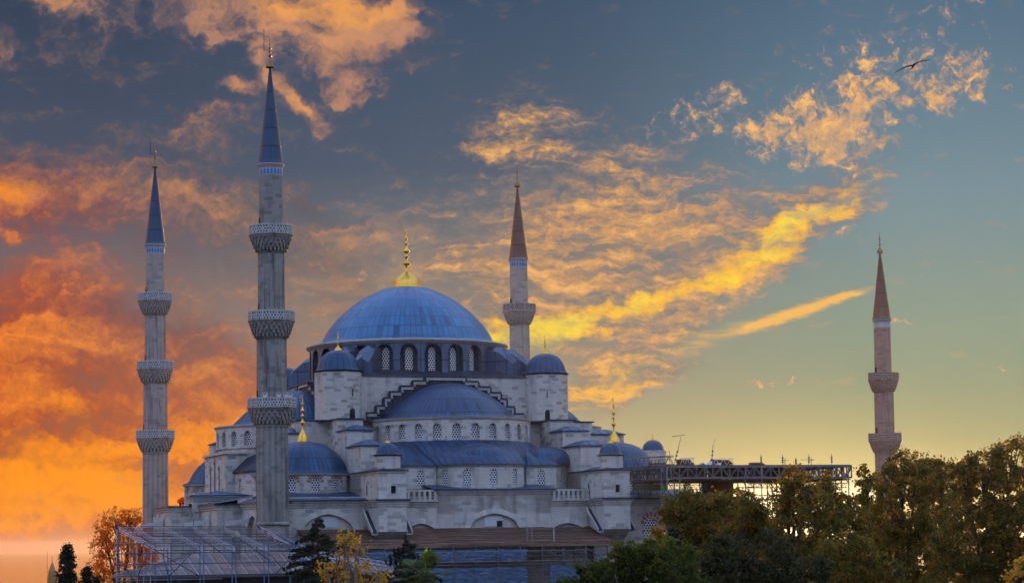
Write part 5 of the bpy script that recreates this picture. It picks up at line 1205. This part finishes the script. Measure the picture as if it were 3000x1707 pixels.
tree('loose see-through tree just left of the rightmost minaret', [(2538, 1395, 30, 36), (2555, 1450, 50, 50), (2515, 1480, 30, 30), (2570, 1540, 75, 90), (2580, 1650, 110, 110)], 175, 'leaf_olive', group=G, seed=5, dens=.8)
tree('tree whose pointed golden tops cover the foot of the rightmost minaret', [(2640, 1365, 42, 44), (2600, 1400, 36, 36), (2680, 1420, 60, 60), (2640, 1500, 90, 100), (2660, 1640, 130, 130)], 165, 'leaf_olive', group=G, seed=6)
tree('slender topped tree right of the rightmost minaret', [(2705, 1350, 30, 36), (2760, 1375, 36, 36), (2730, 1420, 60, 60), (2770, 1500, 90, 110), (2760, 1650, 120, 130)], 178, 'leaf_olive', group=G, seed=7)
tree('largest broad crown at the right edge of the picture', [(2880, 1370, 60, 55), (2965, 1350, 70, 60), (2820, 1400, 50, 50), (2920, 1460, 120, 110), (2880, 1580, 140, 130), (3010, 1600, 130, 160), (2860, 1700, 140, 90)], 150, 'leaf_olive', group=G, seed=8, leaf=.2)
tree('rounded dark green tree in the foreground below the tall dark trees', [(2230, 1640, 110, 90), (2330, 1690, 110, 70), (2140, 1690, 90, 70)], 118, 'leaf_dark', group=G, seed=9, leaf=.16, clump=.18)
tree('leafy foreground tree with reddish tips in front of the shelter right end', [(1890, 1665, 95, 75), (1800, 1690, 90, 60), (1930, 1610, 55, 40), (1850, 1625, 60, 40), (1730, 1690, 45, 30), (1970, 1680, 90, 90), (1660, 1712, 40, 20), (1715, 1663, 22, 16)], 96, 'leaf_green', leaf=.15, clump=.16, seed=10, group='foreground trees')
tree('dark foliage mass between the foreground tree and the dark round tree', [(2060, 1690, 100, 80), (2120, 1620, 60, 60)], 105, 'leaf_dark', leaf=.16, clump=.18, seed=11, group='foreground trees')
tree('reddish brown tree low in front of the gap beside the loose tree', [(2480, 1650, 90, 90), (2560, 1690, 90, 60)], 135, 'leaf_olive', leaf=.18, seed=12, group=G)
tree('yellow tipped bush poking in at the lower right corner', [(2985, 1690, 36, 28), (2999, 1655, 16, 22)], 90, 'leaf_yellow', leaf=.14, clump=.14, seed=13, cat='bush', name='bush')
tree('glowing orange tree behind the tube scaffold at the far left', [(340, 1520, 48, 36), (385, 1560, 55, 50), (310, 1590, 50, 50), (345, 1640, 80, 80), (290, 1680, 45, 50), (410, 1660, 60, 70), (385, 1515, 30, 28), (300, 1550, 26, 30), (420, 1600, 40, 60)], 236, 'leaf_orange', leaf=.22, clump=.3, dens=.8, kf=.5, seed=14, depth=.5)
tree('small orange treetop showing above the side roof next to the second minaret', [(537, 1462, 9, 8), (528, 1470, 8, 7)], 300, 'leaf_orange', leaf=.25, clump=.25, dens=.8, seed=15)
tree('autumn tree with yellow and orange leaves in front of the shelter', [(1008, 1590, 32, 26), (1046, 1612, 26, 34), (985, 1640, 45, 36), (1040, 1665, 50, 40), (1000, 1700, 60, 40), (1090, 1700, 45, 26), (1115, 1680, 22, 18), (955, 1660, 24, 26), (1015, 1575, 18, 14)], 104, 'leaf_yellow', leaf=.14, clump=.2, dens=.85, kf=.33, seed=16, bark='bark_pale')
def cypress(label, lobes, D, seed): tree(label, lobes, D, 'needle_dark', leaf=.13, clump=.12, dens=1.6, name='cypress', seed=seed, depth=1, shell=.3, group='dark cypresses')
cypress('taller dark cypress beside the distant cone, lower left', [(197, 1612, 13, 18), (197, 1640, 22, 30), (196, 1680, 28, 40), (198, 1720, 30, 40)], 150, 21)
cypress('small dark cypress right of the taller one, lower left', [(254, 1672, 13, 18), (254, 1700, 16, 30)], 152, 22)
cypress('lowest dark cypress tip between the small cypress and the orange tree', [(280, 1698, 10, 14), (282, 1715, 13, 16)], 154, 23)
cypress('black green cypress standing before the tall lattice window', [(1972, 1565, 14, 22), (1972, 1610, 24, 50), (1972, 1670, 28, 60)], 112, 24)
def cedar(label, px, top, D, h, Rm, seed, lean=0):
    rg = np.random.default_rng(seed); b = at(px, top, D); root = empty('cedar', (b.x, D, 0), 0, label, 'conifer', 'dark cedars'); Z = b.z
    mb = MB(); mb.taper([(0, 0, 0), (0, 0, Z*.6), (lean, 0, Z)], [.3, .16, .02], 8); Cs, As = [], []
    nl = int(h/.2)
    for i in range(nl):
        f = (i+.4)/nl; z0_ = Z-.12-h*f
        for j in range(3 if f < .3 else 4):
            z = z0_+rg.uniform(-.12, .12); a = 2*math.pi*rg.random(); d = np.array([math.cos(a), math.sin(a), 0]); Lb = Rm*f**.75*rg.uniform(.45, 1.2)+.12
            up_, dn = rg.uniform(.0, .25), rg.uniform(.1, .4)
            cv = lambda t: (up_*t-dn*t*t)*Lb
            T = np.linspace(0, 1, 7); P = [np.array([0, 0, z+cv(t)])+d*Lb*t for t in T]; mb.taper([tuple(p) for p in P], [.045*(1-t)+.007 for t in T], 4)
            ns = int(Lb*290)+40; t = rg.uniform(.08, 1, ns)**.8; side = np.array([-d[1], d[0], 0]); nsub = max(3, int(Lb*4)); sub = np.round(t*nsub)/nsub
            w = rg.uniform(-1, 1, ns)*.42*Lb*(1.1-sub)*.8; t2 = np.clip(sub+abs(w)/Lb*.5, 0, 1.05)
            base = np.array([0, 0, z])+d*Lb*t2[:, None]+np.stack([0*t, 0*t, cv(t2)], 1)+side*w[:, None]+np.stack([rg.normal(size=ns)*.03, rg.normal(size=ns)*.03, -abs(w)*.22+rg.normal(size=ns)*.05-.02], 1)
            Cs.append(base); As.append(d[None]*.7+side[None]*np.sign(w)[:, None]*.8+np.array([0, 0, -.3])+rg.normal(size=(ns, 3))*.25)
    C = np.concatenate(Cs); A = np.concatenate(As); leaves_mesh('needles', C, rg.uniform(.09, .2, len(C)), A, 'needle_dark', root, seed); mb.build('trunk', 'bark', root)
cedar('dark cedar with layered drooping branches right of the nearest minaret', 931, 1517, 120, 6.4, 4.3, 31)
cedar('smaller dark cedar whose drooping branches reach in front of the blue sheeting', 1196, 1574, 112, 4.6, 3.6, 32)
# fan palm
pc = at(1245, 1688, 100); pr = empty('fan_palm', (pc.x, 100, 0), 0, 'fan palm with one bright green upright frond before the blue sheeting', 'palm')
mb = MB(); mb.taper([(0, 0, 0), (0, 0, pc.z*.5), (0, 0, pc.z-.3)], [.25, .2, .24], 10); mb.build('trunk', 'bark', pr)
for i in range(34):
    a = rnd.uniform(0, 2*math.pi); e = R(rnd.uniform(-35, 75)); L = rnd.uniform(.75, 1.15)
    if i == 0: a, e, L = -.2, R(86), 1.05
    d = Vector((math.cos(a)*math.cos(e), math.sin(a)*math.cos(e), math.sin(e))); s_v = d.cross(Vector((0, 0, 1))).normalized(); u_v = s_v.cross(d)
    c = Vector((0, 0, pc.z)); h = c+d*L*.75; mb = MB(); mb.taper([tuple(c), tuple(h)], [.025, .015], 4)
    for j in range(15):
        f = -1+2*j/14; an = f*R(68); q = (d*math.cos(an)+s_v*math.sin(an)); tip = h+q*L*(.75-.18*abs(f))+Vector((0, 0, -.16*L))+u_v*.02; m1 = h+q*L*.4; w_ = (s_v*math.cos(an)-d*math.sin(an))*.035
        mb.face([tuple(h), tuple(m1+w_), tuple(tip), tuple(m1-w_)])
    mb.build('frond', 'leaf_palm' if i else 'leaf_bright' if 'leaf_bright' in MAT else 'leaf_palm', pr)

# ================================================================ HAZE
import bmesh
hb = bpy.data.meshes.new('haze'); bm = bmesh.new(); bmesh.ops.create_cube(bm, size=1)
for v in bm.verts: v.co = Vector((v.co.x*45000, 9400+v.co.y*25300, -1+v.co.z*(149)))
bm.to_mesh(hb); bm.free(); hz = bpy.data.objects.new('haze', hb); col.objects.link(hz); hz['kind'] = 'stuff'
m = bpy.data.materials.new('haze'); m.use_nodes = True; m.node_tree.nodes.clear(); N = NT(m.node_tree)
out = N.new('ShaderNodeOutputMaterial'); pv = N.new('ShaderNodeVolumePrincipled'); pv.inputs['Color'].default_value = (.95, .93, .95, 1); pv.inputs['Density'].default_value = .000011; pv.inputs['Anisotropy'].default_value = .8
N.put(out.inputs[1], pv.outputs[0]); hb.materials.append(m)
